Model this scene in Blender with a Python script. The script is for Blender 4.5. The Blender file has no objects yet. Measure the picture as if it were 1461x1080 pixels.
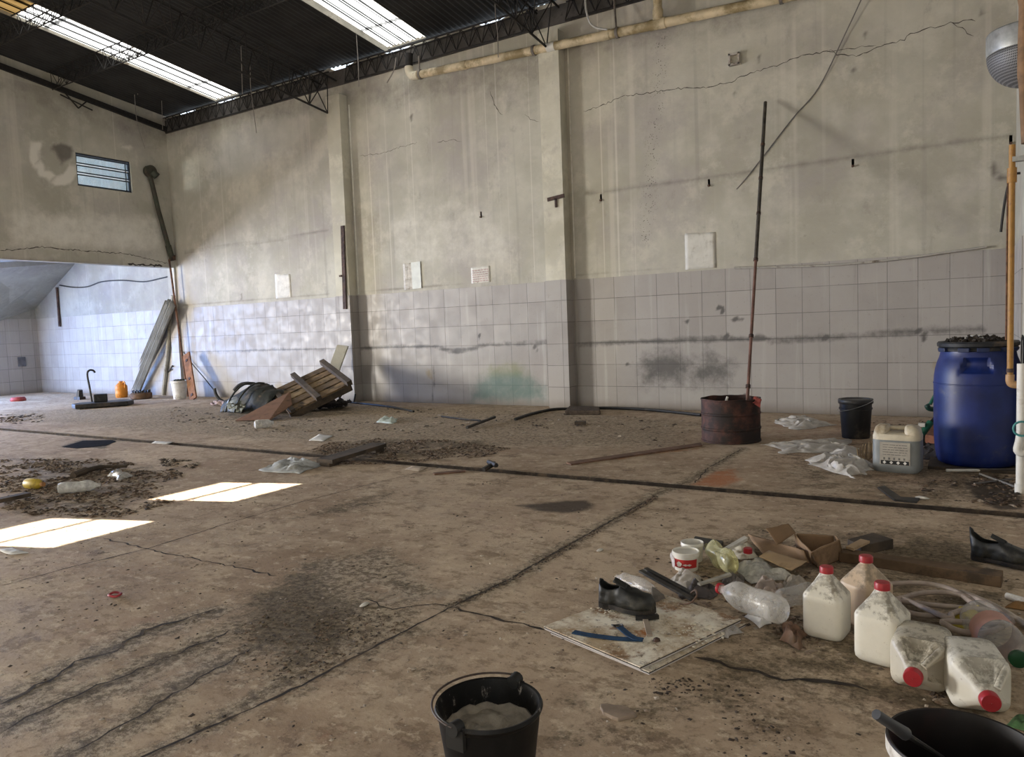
import bpy, bmesh, math, random
import numpy as np
from mathutils import Vector, Matrix, noise
random.seed(7)
SC = bpy.context.scene
COL = SC.collection
PI = math.pi
# ------------------------------------------------------------------ camera model
FPX = 1057.9
yaw, pit, rol = -.556765, .0710138, -.0381853
CAM = np.array([4.42023, -9.29817, 1.17699])
cy, sy, cp, sp, cr, sr = math.cos(yaw), math.sin(yaw), math.cos(pit), math.sin(pit), math.cos(rol), math.sin(rol)
FW = np.array([sy*cp, cy*cp, -sp]); R0 = np.array([cy, -sy, 0.]); U0 = np.cross(R0, FW)
RT = cr*R0+sr*U0; UP = -sr*R0+cr*U0
def _ray(x, y): return FW+(x-730.5)/FPX*RT+(540-y)/FPX*UP
def _pl(x, y, a, v):
    d = _ray(x, y); t = (v-CAM[a])/d[a]; return Vector(CAM+t*d)
def F(x, y, z=0.): return _pl(x, y, 2, z)          # point of the level z
def WY(x, y, v=0.): return _pl(x, y, 1, v)         # point of the plane Y = v
def WX(x, y, v): return _pl(x, y, 0, v)            # point of the plane X = v
def VP(x, y, P):                                   # point at the distance of P
    d = _ray(x, y); t = float((np.array(P)-CAM)@FW); return Vector(CAM+t*d)
def K(P): return FPX/float((np.array(P)-CAM)@FW)   # pixels per metre at P
# ------------------------------------------------------------------ materials
class NT:
    def __init__(s, name):
        s.m = bpy.data.materials.new(name); s.m.use_nodes = True
        s.t = s.m.node_tree; s.t.nodes.clear()
        s.out = s.n('ShaderNodeOutputMaterial')
    def n(s, typ, **k):
        nd = s.t.nodes.new(typ)
        for a, b in k.items(): setattr(nd, a, b)
        return nd
    def put(s, sock, v):
        if v is None: return
        if isinstance(v, bpy.types.NodeSocket): s.t.links.new(v, sock)
        else:
            if sock.type == 'RGBA' and not hasattr(v, '__len__'): v = (v, v, v)
            if sock.type == 'RGBA' and len(v) == 3: v = (*v, 1)
            sock.default_value = v
    def pos(s):
        if not hasattr(s, '_tc'): s._tc = s.n('ShaderNodeTexCoord')
        return s._tc.outputs['Object']
    def geo(s):
        if not hasattr(s, '_g'): s._g = s.n('ShaderNodeNewGeometry')
        return s._g.outputs['Position']
    def map(s, v, sc=(1, 1, 1), loc=(0, 0, 0)):
        m = s.n('ShaderNodeMapping'); s.put(m.inputs['Vector'], v); m.inputs['Scale'].default_value = sc; m.inputs['Location'].default_value = loc
        return m.outputs[0]
    def noise(s, scale, det=4, rough=.55, vec=None, dist=0.):
        nd = s.n('ShaderNodeTexNoise'); s.put(nd.inputs['Vector'], vec if vec is not None else s.pos())
        nd.inputs['Scale'].default_value = scale; nd.inputs['Detail'].default_value = det; nd.inputs['Roughness'].default_value = rough
        nd.inputs['Distortion'].default_value = dist
        return nd.outputs['Fac']
    def voro(s, scale, vec=None, feat='F1'):
        nd = s.n('ShaderNodeTexVoronoi', feature=feat); s.put(nd.inputs['Vector'], vec if vec is not None else s.pos()); nd.inputs['Scale'].default_value = scale
        return nd.outputs['Distance']
    def ramp(s, f, a, b, lo=0., hi=1.):
        nd = s.n('ShaderNodeMapRange', interpolation_type='SMOOTHSTEP'); s.put(nd.inputs['Value'], f)
        for i, v in zip(('From Min', 'From Max', 'To Min', 'To Max'), (a, b, lo, hi)): nd.inputs[i].default_value = v
        return nd.outputs['Result']
    def math(s, op, a, b=0., c=None):
        nd = s.n('ShaderNodeMath', operation=op); s.put(nd.inputs[0], a); s.put(nd.inputs[1], b)
        return nd.outputs[0]
    def mix(s, f, a, b, bt='MIX'):
        nd = s.n('ShaderNodeMix', data_type='RGBA', blend_type=bt)
        s.put(nd.inputs[0], f); s.put(nd.inputs[6], a); s.put(nd.inputs[7], b)
        return nd.outputs[2]
    def attr(s, name):
        nd = s.n('ShaderNodeAttribute', attribute_name=name); sep = s.n('ShaderNodeSeparateColor'); s.t.links.new(nd.outputs['Color'], sep.inputs[0])
        return sep.outputs
    def sep(s, v):
        nd = s.n('ShaderNodeSeparateXYZ'); s.put(nd.inputs[0], v); return nd.outputs
    def comb(s, x, y, z):
        nd = s.n('ShaderNodeCombineXYZ')
        for i, v in enumerate((x, y, z)): s.put(nd.inputs[i], v)
        return nd.outputs[0]
    def bump(s, h, st=.3, dist=.01, nrm=None):
        nd = s.n('ShaderNodeBump'); nd.inputs['Strength'].default_value = st; nd.inputs['Distance'].default_value = dist
        s.put(nd.inputs['Height'], h)
        if nrm is not None: s.put(nd.inputs['Normal'], nrm)
        return nd.outputs[0]
    def bsdf(s, col, rough=.7, nrm=None, metal=0., spec=.4, **k):
        p = s.n('ShaderNodeBsdfPrincipled'); s.put(p.inputs['Base Color'], col); s.put(p.inputs['Roughness'], rough); s.put(p.inputs['Metallic'], metal)
        p.inputs['Specular IOR Level'].default_value = spec
        if nrm is not None: s.put(p.inputs['Normal'], nrm)
        for a, b in k.items(): s.put(p.inputs[a], b)
        return p.outputs[0]
    def end(s, sh): s.t.links.new(sh, s.out.inputs['Surface']); return s.m
def srgb(r, g, b):
    f = lambda c: ((c/255+.055)/1.055)**2.4 if c > 10 else c/255/12.92
    return (f(r), f(g), f(b))
_MC = {}
def mat(name, col, rough=.7, var=.25, sc=9., metal=0., bump=.0, dirt=None, dcol=(.10, .07, .045), spec=.4, sss=0., dsc=6., stretch=None):
    """dirty paint / plastic / metal: base colour varied by noise, with patches of dirt"""
    if name in _MC: return _MC[name]
    t = NT(name); v = t.pos()
    if stretch: v = t.map(v, stretch)
    n1 = t.noise(sc, 5, .6, v)
    lo = tuple(c*(1-var) for c in col); hi = tuple(min(1, c*(1+var)) for c in col)
    c = t.mix(t.ramp(n1, .3, .7), lo, hi)
    if dirt:
        d = t.ramp(t.noise(dsc, 8, .68, v), .62-dirt*.4, .80-dirt*.35)
        c = t.mix(d, c, dcol)
    nr = t.bump(t.noise(sc*3, 6, .6, v), bump, .01) if bump else None
    k = {'Subsurface Weight': sss, 'Subsurface Radius': (.03, .03, .03)} if sss else {}
    _MC[name] = t.end(t.bsdf(c, rough, nr, metal, spec, **k))
    return _MC[name]
def film(name, col=(.8, .8, .78), op=.35, rough=.25, sc=30., tint=(1, 1, 1)):
    """thin clear or milky plastic"""
    if name in _MC: return _MC[name]
    t = NT(name); tr = t.n('ShaderNodeBsdfTransparent'); tr.inputs[0].default_value = (*tint, 1)
    n = t.noise(sc, 5, .6)
    b = t.bsdf(t.mix(n, tuple(c*.75 for c in col), col), rough, t.bump(n, .4, .01), spec=.7)
    lw = t.n('ShaderNodeLayerWeight'); lw.inputs[0].default_value = .35
    fac = t.math('ADD', t.math('MULTIPLY', lw.outputs['Facing'], .45), t.ramp(n, .3, .7, op*.7, op*1.3))
    fac = t.math('MINIMUM', fac, 1.)
    mx = t.n('ShaderNodeMixShader'); t.put(mx.inputs[0], fac); t.t.links.new(tr.outputs[0], mx.inputs[1]); t.t.links.new(b, mx.inputs[2])
    _MC[name] = t.end(mx.outputs[0]); return _MC[name]
# ------------------------------------------------------------------ mesh building
class MB:
    def __init__(s): s.v = []; s.f = []; s.mi = []
    def add(s, vs, fs, m=0, M=None):
        o = len(s.v)
        s.v += [Vector(v) if M is None else M @ Vector(v) for v in vs]
        s.f += [tuple(i+o for i in f) for f in fs]; s.mi += [m]*len(fs)
        return s
    def box(s, c, d, m=0, M=None):
        x, y, z = (q/2 for q in d); c = Vector(c)
        vs = [c+Vector((a*x, b*y, e*z)) for e in (-1, 1) for b in (-1, 1) for a in (-1, 1)]
        return s.add(vs, [(0, 2, 3, 1), (4, 5, 7, 6), (0, 1, 5, 4), (2, 6, 7, 3), (0, 4, 6, 2), (1, 3, 7, 5)], m, M)
    def tube(s, pts, r, n=10, m=0, cap=True, closed=False, M=None, flat=None):
        pts = [Vector(p) for p in pts]; L = len(pts)
        rs = r if hasattr(r, '__len__') else [r]*L
        vs = []; prev = None
        for i, p in enumerate(pts):
            if closed: t = pts[(i+1) % L]-pts[i-1]
            else: t = pts[min(i+1, L-1)]-pts[max(i-1, 0)]
            t.normalize()
            if prev is None:
                a = Vector((0, 0, 1)) if abs(t.z) < .9 else Vector((1, 0, 0))
                u = t.cross(a).normalized()
            else: u = (prev-t*prev.dot(t)).normalized()
            w = t.cross(u); prev = u
            fl = flat or 1.
            for k in range(n):
                an = 2*PI*k/n; vs.append(p+(u*math.cos(an)+w*math.sin(an)*fl)*rs[i])
        fs = []
        for i in range(L if closed else L-1):
            j = (i+1) % L
            for k in range(n): fs.append((i*n+k, i*n+(k+1) % n, j*n+(k+1) % n, j*n+k))
        if cap and not closed: fs.append(tuple(range(n))[::-1]); fs.append(tuple((L-1)*n+k for k in range(n)))
        return s.add(vs, fs, m, M)
    def lathe(s, prof, n=32, m=0, M=None, cap0=True, cap1=True, a0=0., a1=2*PI, fn=None):
        full = abs(a1-a0-2*PI) < 1e-6; N = n if full else n+1
        vs = []
        for r, z in prof:
            for k in range(N):
                a = a0+(a1-a0)*k/n
                p = Vector((r*math.cos(a), r*math.sin(a), z))
                if fn: p = fn(p, a, r, z)
                vs.append(p)
        fs = []
        for i in range(len(prof)-1):
            for k in range(n):
                k2 = (k+1) % N
                fs.append((i*N+k, i*N+k2, (i+1)*N+k2, (i+1)*N+k))
        if full and cap0 and prof[0][0] > 1e-5: fs.append(tuple(range(N))[::-1])
        if full and cap1 and prof[-1][0] > 1e-5: fs.append(tuple((len(prof)-1)*N+k for k in range(N)))
        return s.add(vs, fs, m, M)
    def prism(s, poly, h, m=0, M=None):
        """poly: 3-D points; h: Vector thickness"""
        n = len(poly); poly = [Vector(p) for p in poly]; h = Vector(h)
        vs = poly+[p+h for p in poly]
        fs = [tuple(range(n))[::-1], tuple(range(n, 2*n))]+[(i, (i+1) % n, n+(i+1) % n, n+i) for i in range(n)]
        return s.add(vs, fs, m, M)
    def grid(s, fn, nu, nv, m=0, M=None, closed_u=False):
        vs = [fn(i/nu, j/nv) for j in range(nv+1) for i in range(nu+(0 if closed_u else 1))]
        N = nu if closed_u else nu+1
        fs = [(j*N+i, j*N+(i+1) % N, (j+1)*N+(i+1) % N, (j+1)*N+i) for j in range(nv) for i in range(nu)]
        return s.add(vs, fs, m, M)
    def patch(s, c, nu=14, nv=14, amp=0., fr=4., seed=0., m=0, sag=0.):
        """bilinear sheet between four corners, crumpled by noise, then kept above the floor"""
        c = [Vector(q) for q in c]; nr = (c[1]-c[0]).cross(c[3]-c[0]).normalized()
        if nr.z < 0: nr = -nr
        def fn(u, v):
            p = (c[0]*(1-u)+c[1]*u)*(1-v)+(c[3]*(1-u)+c[2]*u)*v
            q = p*fr+Vector((seed, seed*1.7, 0))
            d = noise.noise(q)+.5*noise.noise(q*2.3+Vector((5, 1, 2)))
            d = d if fr < 3 else (abs(d)*1.6-.25)
            p = p+nr*d*amp+Vector((noise.noise(q+Vector((9, 0, 0))), noise.noise(q+Vector((0, 9, 0))), 0))*amp*.8
            p.z -= sag*4*u*(1-u)
            p.z = max(p.z, .004+.004*abs(noise.noise(q*1.9)))
            return p
        return s.grid(fn, nu, nv, m)
    def build(s, name, mats, parent=None, org=None, smooth=40, solid=0., bevel=0., loc=None):
        if org is not None: s.v = [v-Vector(org) for v in s.v]
        me = bpy.data.meshes.new(name); me.from_pydata([tuple(v) for v in s.v], [], s.f)
        mats = mats if isinstance(mats, (list, tuple)) else [mats]
        for q in mats: me.materials.append(q)
        if len(mats) > 1: me.polygons.foreach_set('material_index', s.mi)
        bm = bmesh.new(); bm.from_mesh(me); bmesh.ops.recalc_face_normals(bm, faces=bm.faces); bm.to_mesh(me); bm.free()
        if smooth:
            me.shade_smooth(); me.set_sharp_from_angle(angle=math.radians(smooth))
        o = bpy.data.objects.new(name, me); COL.objects.link(o)
        if parent: o.parent = parent
        if loc is not None: o.location = loc
        if bevel:
            b = o.modifiers.new('edge', 'BEVEL'); b.width = bevel; b.segments = 2; b.limit_method = 'ANGLE'
        if solid:
            b = o.modifiers.new('thickness', 'SOLIDIFY'); b.thickness = solid; b.offset = 0
        return o
def tag(o, label, cat, group=None, kind=None):
    o['label'] = label; o['category'] = cat
    if group: o['group'] = group
    if kind: o['kind'] = kind
    return o
def thing(name, label, cat, loc=(0, 0, 0), rz=0., group=None, rot=None):
    o = bpy.data.objects.new(name, None); COL.objects.link(o); o.empty_display_size = .05
    o.location = loc; o.rotation_euler = rot if rot is not None else (0, 0, rz)
    return tag(o, label, cat, group)
def single(mb, name, m, label, cat, group=None, kind=None, **k):
    """a thing that is one mesh: origin moved to the middle of its base"""
    xs = [v.x for v in mb.v]; ys = [v.y for v in mb.v]; zs = [v.z for v in mb.v]
    o = Vector(((min(xs)+max(xs))/2, (min(ys)+max(ys))/2, min(zs)))
    ob = mb.build(name, m, None, o, loc=o, **k)
    return tag(ob, label, cat, group, kind)
def struct(o): o['kind'] = 'structure'; return o
def dup(root, loc=None, rot=None, label=None):
    r = root.copy(); COL.objects.link(r)
    if loc is not None: r.location = loc
    if rot is not None: r.rotation_euler = rot
    if label: r['label'] = label
    for ch in root.children:
        c = ch.copy(); COL.objects.link(c); c.parent = r
        for g in ch.children:
            d = g.copy(); COL.objects.link(d); d.parent = c
    return r
def spline(pts, n=8):
    pts = [Vector(p) for p in pts]; out = []
    for i in range(len(pts)-1):
        p0, p1, p2, p3 = pts[max(i-1, 0)], pts[i], pts[i+1], pts[min(i+2, len(pts)-1)]
        for k in range(n):
            t = k/n
            out.append(.5*((2*p1)+(p2-p0)*t+(2*p0-5*p1+4*p2-p3)*t*t+(3*p1-p0-3*p2+p3)*t**3))
    out.append(pts[-1]); return out
# ------------------------------------------------------------------ masks (shapes of stains and of painted light and shade) on dense meshes
def seg_dist(X, Y, pts):
    d = np.full(X.shape, 1e9)
    for (ax, ay), (bx, by) in zip(pts[:-1], pts[1:]):
        dx, dy = bx-ax, by-ay; L = dx*dx+dy*dy+1e-12
        t = np.clip(((X-ax)*dx+(Y-ay)*dy)/L, 0, 1)
        d = np.minimum(d, np.hypot(X-ax-t*dx, Y-ay-t*dy))
    return d
def in_poly(X, Y, pts):
    c = np.zeros(X.shape, bool)
    for (ax, ay), (bx, by) in zip(pts, pts[1:]+pts[:1]):
        if ay == by: continue
        c ^= ((ay > Y) != (by > Y)) & (X < (bx-ax)*(Y-ay)/(by-ay)+ax)
    return c
def area(X, Y, pts, soft, s=1.):
    d = seg_dist(X, Y, pts+pts[:1]); d = np.where(in_poly(X, Y, pts), -d, d)
    return np.clip(.5-d/soft, 0, 1)*s
def line(X, Y, pts, w, s=1.): return np.clip(1.2-seg_dist(X, Y, pts)/w, 0, 1)*s
def set_attr(me, name, rgb):
    a = me.color_attributes.new(name, 'FLOAT_COLOR', 'POINT')
    n = len(me.vertices); buf = np.ones((n, 4), np.float32); buf[:, :3] = rgb
    a.data.foreach_set('color', buf.ravel())
def coords(me):
    a = np.empty(len(me.vertices)*3, np.float32); me.vertices.foreach_get('co', a); return a.reshape(-1, 3).astype(float)
def ribbon(pts, w, nrm, jag=.6, seed=0):
    """thin broken crack strip along a polyline lying on a surface"""
    rnd = random.Random(seed); P = []
    for a, b in zip(pts[:-1], pts[1:]):
        a, b = Vector(a), Vector(b); n = max(2, int((b-a).length/.035))
        for k in range(n): P.append(a.lerp(b, k/n))
    P.append(Vector(pts[-1])); nrm = Vector(nrm); vs = []; fs = []
    for i, p in enumerate(P):
        t = (P[min(i+1, len(P)-1)]-P[max(i-1, 0)]).normalized(); u = t.cross(nrm).normalized()
        p = p+u*(rnd.random()-.5)*jag*.03; ww = w*(.35+rnd.random()*.9)
        if i in (0, len(P)-1): ww *= .15
        vs += [p+u*ww/2+nrm*.0015, p-u*ww/2+nrm*.0015]
    fs = [(2*i, 2*i+1, 2*i+3, 2*i+2) for i in range(len(P)-1)]
    return vs, fs
# ================================================================== THE SETTING
XL, XR, XA, YB = -9.247, 4.79, -14.9, -15.0        # left wall, right wall, far alcove wall, rear wall
ZT = 1.78                                           # top of the tiled dado
def roof_z(y): return 5.60-.125*y
# ---------------- materials
def plaster_mat(name, tint=(1, 1, 1)):
    t = NT(name); p = t.pos(); s = t.sep(p)
    a = t.attr('mask')
    base = t.mix(t.ramp(t.noise(.55, 5, .6), .35, .65), (.385, .365, .30), (.50, .482, .41))
    base = t.mix(t.ramp(t.noise(2.2, 6, .65), .45, .75, 0, .55), base, (.57, .54, .47))
    base = t.mix(t.ramp(t.noise(.7, 6, .7, t.map(p, (1, 1, 1), (7, 3, 1))), .46, .68, 0, .75), base, (.375, .345, .32))
    base = t.mix(t.ramp(t.noise(1.6, 7, .72, t.map(p, (1, 1, 1), (2, 8, 5))), .52, .66, 0, .5), base, (.60, .57, .48))
    base = t.mix(t.ramp(t.noise(3.4, 7, .75, t.map(p, (1, 1, .6), (4, 8, 9))), .56, .70, 0, .45), base, (.30, .275, .24))
    # rain streaks running down
    st = t.noise(1., 3, .6, t.map(p, (5, 5, .12)))
    base = t.mix(t.ramp(st, .56, .72, 0, .4), base, (.62, .59, .51))
    st2 = t.noise(1., 3, .5, t.map(p, (9, 9, .2), (3, 3, 1)))
    base = t.mix(t.ramp(st2, .60, .78, 0, .45), base, (.30, .28, .25))
    st3 = t.noise(1., 1, .3, t.map(p, (24, 24, .07), (1, 3, 2)))
    base = t.mix(t.ramp(st3, .74, .80, 0, .4), base, (.70, .67, .60))
    # small scuffs, mostly low down
    low = t.ramp(s[2], 3.6, 1.8)
    sc = t.ramp(t.noise(14, 6, .7), .60, .72)
    base = t.mix(t.math('MULTIPLY', sc, t.math('MULTIPLY', low, .45)), base, (.27, .26, .22))
    base = t.mix(t.ramp(t.noise(46, 3, .6), .66, .74, 0, .4), base, (.30, .27, .22))
    # shaped stains: R dirt plus painted roof shade, G pale plus painted light on the left wall, B peeling dots
    n = t.noise(5, 6, .7)
    rd = t.ramp(t.math('ADD', a[0], t.math('MULTIPLY', t.math('SUBTRACT', n, .5), .7)), .25, 1.0)
    base = t.mix(t.math('MULTIPLY', rd, .85), base, (.13, .115, .10))
    gp = t.ramp(t.math('ADD', a[1], t.math('MULTIPLY', t.math('SUBTRACT', n, .5), .5)), .35, .75)
    base = t.mix(gp, base, (.68, .655, .58))
    dots = t.ramp(t.voro(38), .30, .18)
    dk = t.ramp(t.noise(7, 3, .6), .44, .56)
    base = t.mix(t.math('MULTIPLY', t.math('MULTIPLY', dots, dk), a[2]), base, (.10, .09, .08))
    base = t.mix(1., base, tint, 'MULTIPLY')
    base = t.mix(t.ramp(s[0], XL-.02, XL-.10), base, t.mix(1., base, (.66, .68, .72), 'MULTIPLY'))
    nr = t.bump(t.noise(9, 8, .6), .25, .02)
    return t.end(t.bsdf(base, .9, nr, spec=.2))
def tile_mat(name):
    t = NT(name); p = t.pos(); s = t.sep(p); a = t.attr('mask')
    u = t.math('ADD', s[0], s[1])
    b = t.n('ShaderNodeTexBrick', offset=0., squash=1.)
    t.put(b.inputs['Vector'], t.comb(u, s[2], 0.))
    for k, v in {'Scale': 1, 'Mortar Size': .0036, 'Mortar Smooth': .3, 'Bias': 0., 'Brick Width': .3, 'Row Height': .3}.items(): b.inputs[k].default_value = v
    t.put(b.inputs['Color1'], (.305, .282, .262)); t.put(b.inputs['Color2'], (.375, .35, .325)); t.put(b.inputs['Mortar'], (.13, .12, .11))
    c = b.outputs['Color']
    c = t.mix(t.ramp(t.noise(1.1, 5, .65), .35, .7, 0, .5), c, (.40, .385, .36))
    st = t.noise(1., 4, .6, t.map(p, (10, 10, .5)))
    c = t.mix(t.ramp(st, .55, .75, 0, .5), c, (.49, .475, .45))
    c = t.mix(t.ramp(t.noise(1., 4, .6, t.map(p, (13, 13, .8), (4, 2, 1))), .58, .78, 0, .45), c, (.25, .235, .215))
    c = t.mix(t.ramp(t.noise(16, 6, .7), .60, .72, 0, .35), c, (.25, .23, .20))
    c = t.mix(t.ramp(t.noise(60, 2, .5), .70, .76, 0, .6), c, (.14, .12, .10))
    n = t.noise(6, 7, .72)
    rd = t.ramp(t.math('ADD', a[0], t.math('MULTIPLY', t.math('SUBTRACT', n, .5), 1.1)), .22, .85)
    c = t.mix(t.math('MULTIPLY', rd, .85), c, (.075, .07, .066))
    g = t.ramp(t.math('ADD', a[1], t.math('MULTIPLY', t.math('SUBTRACT', n, .5), .8)), .25, .95)
    c = t.mix(t.math('MULTIPLY', g, .8), c, t.mix(t.ramp(s[2], .35, .6), (.07, .14, .12), (.20, .22, .085)))
    o = t.ramp(t.math('ADD', a[2], t.math('MULTIPLY', t.math('SUBTRACT', n, .5), 1.0)), .3, 1.0)
    c = t.mix(t.math('MULTIPLY', o, .75), c, (.30, .23, .11))
    gr = t.ramp(t.math('ADD', s[2], t.math('MULTIPLY', t.noise(3, 5, .6), .12)), .22, .04)
    c = t.mix(t.math('MULTIPLY', gr, .7), c, (.16, .13, .10))
    h = t.math('MULTIPLY', b.outputs['Fac'], -1.)
    nr = t.bump(h, .5, .004)
    rg = t.ramp(t.noise(5, 5, .6), .3, .7, .38, .68)
    return t.end(t.bsdf(c, rg, nr, spec=.35))
def floor_mat():
    t = NT('worn_concrete'); p = t.pos(); a = t.attr('mask'); b = t.attr('mask2')
    big = t.noise(.45, 5, .62); mid = t.noise(2.3, 7, .68); fin = t.noise(17, 8, .72)
    c = t.mix(t.ramp(big, .34, .66), (.335, .243, .165), (.50, .392, .282))
    c = t.mix(t.ramp(mid, .42, .72, 0, .65), c, (.62, .51, .37))
    c = t.mix(t.ramp(t.noise(1.3, 6, .7, t.map(p, (1, 1, 1), (5, 9, 0))), .52, .72, 0, .6), c, (.24, .165, .102))
    c = t.mix(t.ramp(t.noise(.8, 5, .7, t.map(p, (1, 1, 1), (2, 4, 6))), .55, .75, 0, .45), c, (.30, .17, .12))
    # scraped marks running along the hall
    sk = t.noise(1., 6, .7, t.map(p, (1.6, 9, 1), (1, 2, 3)))
    c = t.mix(t.ramp(sk, .58, .74, 0, .4), c, (.15, .11, .08))
    f2 = t.noise(5.2, 9, .78, t.map(p, (1, 1.5, 1), (3, 7, 1)))
    c = t.mix(t.ramp(f2, .53, .58, 0, .65), c, (.225, .163, .105))
    f3 = t.noise(9., 9, .78, t.map(p, (1, 1.3, 1), (8, 2, 4)))
    c = t.mix(t.ramp(f3, .54, .60, 0, .6), c, (.64, .53, .39))
    c = t.mix(t.ramp(t.noise(3.1, 10, .8, t.map(p, (1, 1, 1), (1, 12, 4))), .575, .62, 0, .6), c, (.145, .10, .068))
    c = t.mix(t.ramp(fin, .52, .68, 0, .6), c, (.18, .13, .092))
    c = t.mix(t.ramp(t.noise(75, 4, .7), .58, .70, 0, .5), c, (.42, .35, .27))
    vor = t.voro(42); spk = t.ramp(vor, .16, .09)
    c = t.mix(t.math('MULTIPLY', spk, t.ramp(t.noise(3.1, 4, .6), .48, .62)), c, (.08, .055, .04))
    v2 = t.ramp(t.voro(23, t.map(p, (1, 1, 1), (3, 1, 0))), .10, .06)
    c = t.mix(t.math('MULTIPLY', v2, t.ramp(t.noise(2.4, 4, .6, t.map(p, (1, 1, 1), (9, 1, 0))), .55, .65)), c, (.55, .48, .38))
    n = t.noise(6.5, 8, .75); nn = t.math('SUBTRACT', n, .5); nf = t.math('SUBTRACT', t.noise(38, 6, .75), .5)
    both = t.math('ADD', t.math('MULTIPLY', nn, 1.5), t.math('MULTIPLY', nf, 1.1))
    m_pale = t.ramp(t.math('ADD', b[1], both), .35, .85)
    c = t.mix(t.math('MULTIPLY', m_pale, .75), c, (.40, .34, .27))
    m_or = t.ramp(t.math('ADD', b[0], both), .30, 1.0)
    c = t.mix(t.math('MULTIPLY', m_or, .8), c, (.42, .15, .055))
    m_red = t.ramp(t.math('ADD', b[2], both), .35, 1.1)
    c = t.mix(t.math('MULTIPLY', m_red, .6), c, (.30, .12, .08))
    m_c = t.ramp(t.math('ADD', a[1], both), .28, .62)
    c = t.mix(t.math('MULTIPLY', m_c, .75), c, t.mix(t.ramp(t.noise(24, 9, .8), .44, .56), (.10, .077, .048), (.46, .38, .27)))
    m_d = t.ramp(t.math('ADD', a[0], both), .28, .72)
    c = t.mix(t.math('MULTIPLY', m_d, .94), c, t.mix(t.ramp(t.noise(34, 8, .8), .42, .60), (.075, .057, .036), (.21, .165, .108)))
    m_o = t.ramp(t.math('ADD', a[2], t.math('MULTIPLY', nn, .7)), .30, .75)
    c = t.mix(t.math('MULTIPLY', m_o, .85), c, (.045, .035, .028))
    h = t.math('ADD', t.math('MULTIPLY', mid, .7), t.math('MULTIPLY', fin, .35))
    h = t.math('ADD', h, t.math('MULTIPLY', m_c, t.math('MULTIPLY', nf, 1.6)))
    nr = t.bump(h, .55, .02)
    rg = t.ramp(mid, .3, .7, .70, .95)
    return t.end(t.bsdf(c, rg, nr, spec=.18))
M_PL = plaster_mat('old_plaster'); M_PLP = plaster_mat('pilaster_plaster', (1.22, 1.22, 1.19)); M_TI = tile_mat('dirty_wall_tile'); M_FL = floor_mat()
M_CRACK = mat('crack_dark', (.06, .052, .045), .95)
M_SLOT = mat('floor_slot', (.035, .026, .02), .95, .5, 12, dirt=.3, dcol=(.10, .07, .045))
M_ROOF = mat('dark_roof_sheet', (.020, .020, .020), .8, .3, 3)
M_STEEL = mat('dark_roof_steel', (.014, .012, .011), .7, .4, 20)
M_CURB = mat('skylight_curb', (.30, .28, .23), .8, .2, 6, dirt=.25)
# ---------------- floor with the slot drain running across it
def PF(L): return [tuple(F(*q)[:2]) for q in L]
def axis(a, b, lo, hi, fine, coarse):
    out = [a]; x = a
    while x < b-1e-6:
        x = min(x+(fine if lo <= x < hi else coarse), b); out.append(x)
    return out
fm = MB()
SY0, SY1 = -4.36, -4.245
gx = axis(XA, XR, -3.2, XR, .03, .10)
def fgrid(ys):
    nx = len(gx); o = len(fm.v)
    fm.v += [Vector((x, y, 0)) for y in ys for x in gx]
    fm.f += [(o+j*nx+i, o+j*nx+i+1, o+(j+1)*nx+i+1, o+(j+1)*nx+i) for j in range(len(ys)-1) for i in range(nx-1)]
    fm.mi += [0]*((len(ys)-1)*(nx-1))
ysl = [y for y in axis(YB, -9., 0, 0, 1, .6)] + axis(-9., SY0, -8.6, SY0, .03, .1)[1:]
fgrid(ysl); fgrid(axis(SY1, .15, SY1, .15, .05, .05))
fm.add([(XA, SY0, 0), (XR, SY0, 0), (XR, SY1, 0), (XA, SY1, 0), (XA, SY0, -.05), (XR, SY0, -.05), (XR, SY1, -.05), (XA, SY1, -.05)],
       [(0, 1, 5, 4), (3, 2, 6, 7), (4, 5, 6, 7)], 1)
def fcrack(px, w, jag=.6, seed=0):
    v, f = ribbon([F(*q) for q in px], w, Vector((0, 0, 1)), jag, seed); fm.add(v, f, 1)
# construction joints and cracks
fcrack([(935, 708), (800, 784), (728, 826), (640, 868), (520, 930), (430, 978), (330, 1025), (190, 1085)], .013, .3, 1)
fcrack([(640, 866), (700, 880), (780, 900)], .016, .8, 2)
fcrack([(0, 837), (90, 812), (210, 783), (330, 745), (430, 716), (540, 688), (640, 664)], .010, .3, 3)
fcrack([(145, 768), (190, 778), (240, 790), (330, 808), (395, 822)], .012, .7, 4)
fcrack([(0, 1005), (55, 978), (110, 945), (165, 928), (205, 900), (260, 884), (310, 870)], .015, 1., 5)
fcrack([(0, 1045), (60, 1015), (140, 978), (200, 955), (270, 925), (330, 900)], .009, .9, 6)
fcrack([(90, 1080), (140, 1055), (200, 1025), (245, 990), (310, 955), (360, 925)], .010, 1., 7)
fcrack([(520, 855), (560, 870), (620, 862), (640, 866)], .009, .7, 8)
fcrack([(990, 938), (1060, 955), (1120, 970), (1180, 972), (1240, 985)], .022, .9, 9)
fcrack([(1060, 640), (1010, 668), (990, 690)], .010, .6, 10)
fl = fm.build('floor', [M_FL, M_SLOT], smooth=0); struct(fl)
co = coords(fl.data); X, Y = co[:, 0], co[:, 1]
m1 = np.zeros((len(X), 3)); m2 = np.zeros((len(X), 3))
def up(m, k, v): m[:, k] = np.maximum(m[:, k], v)
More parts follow.
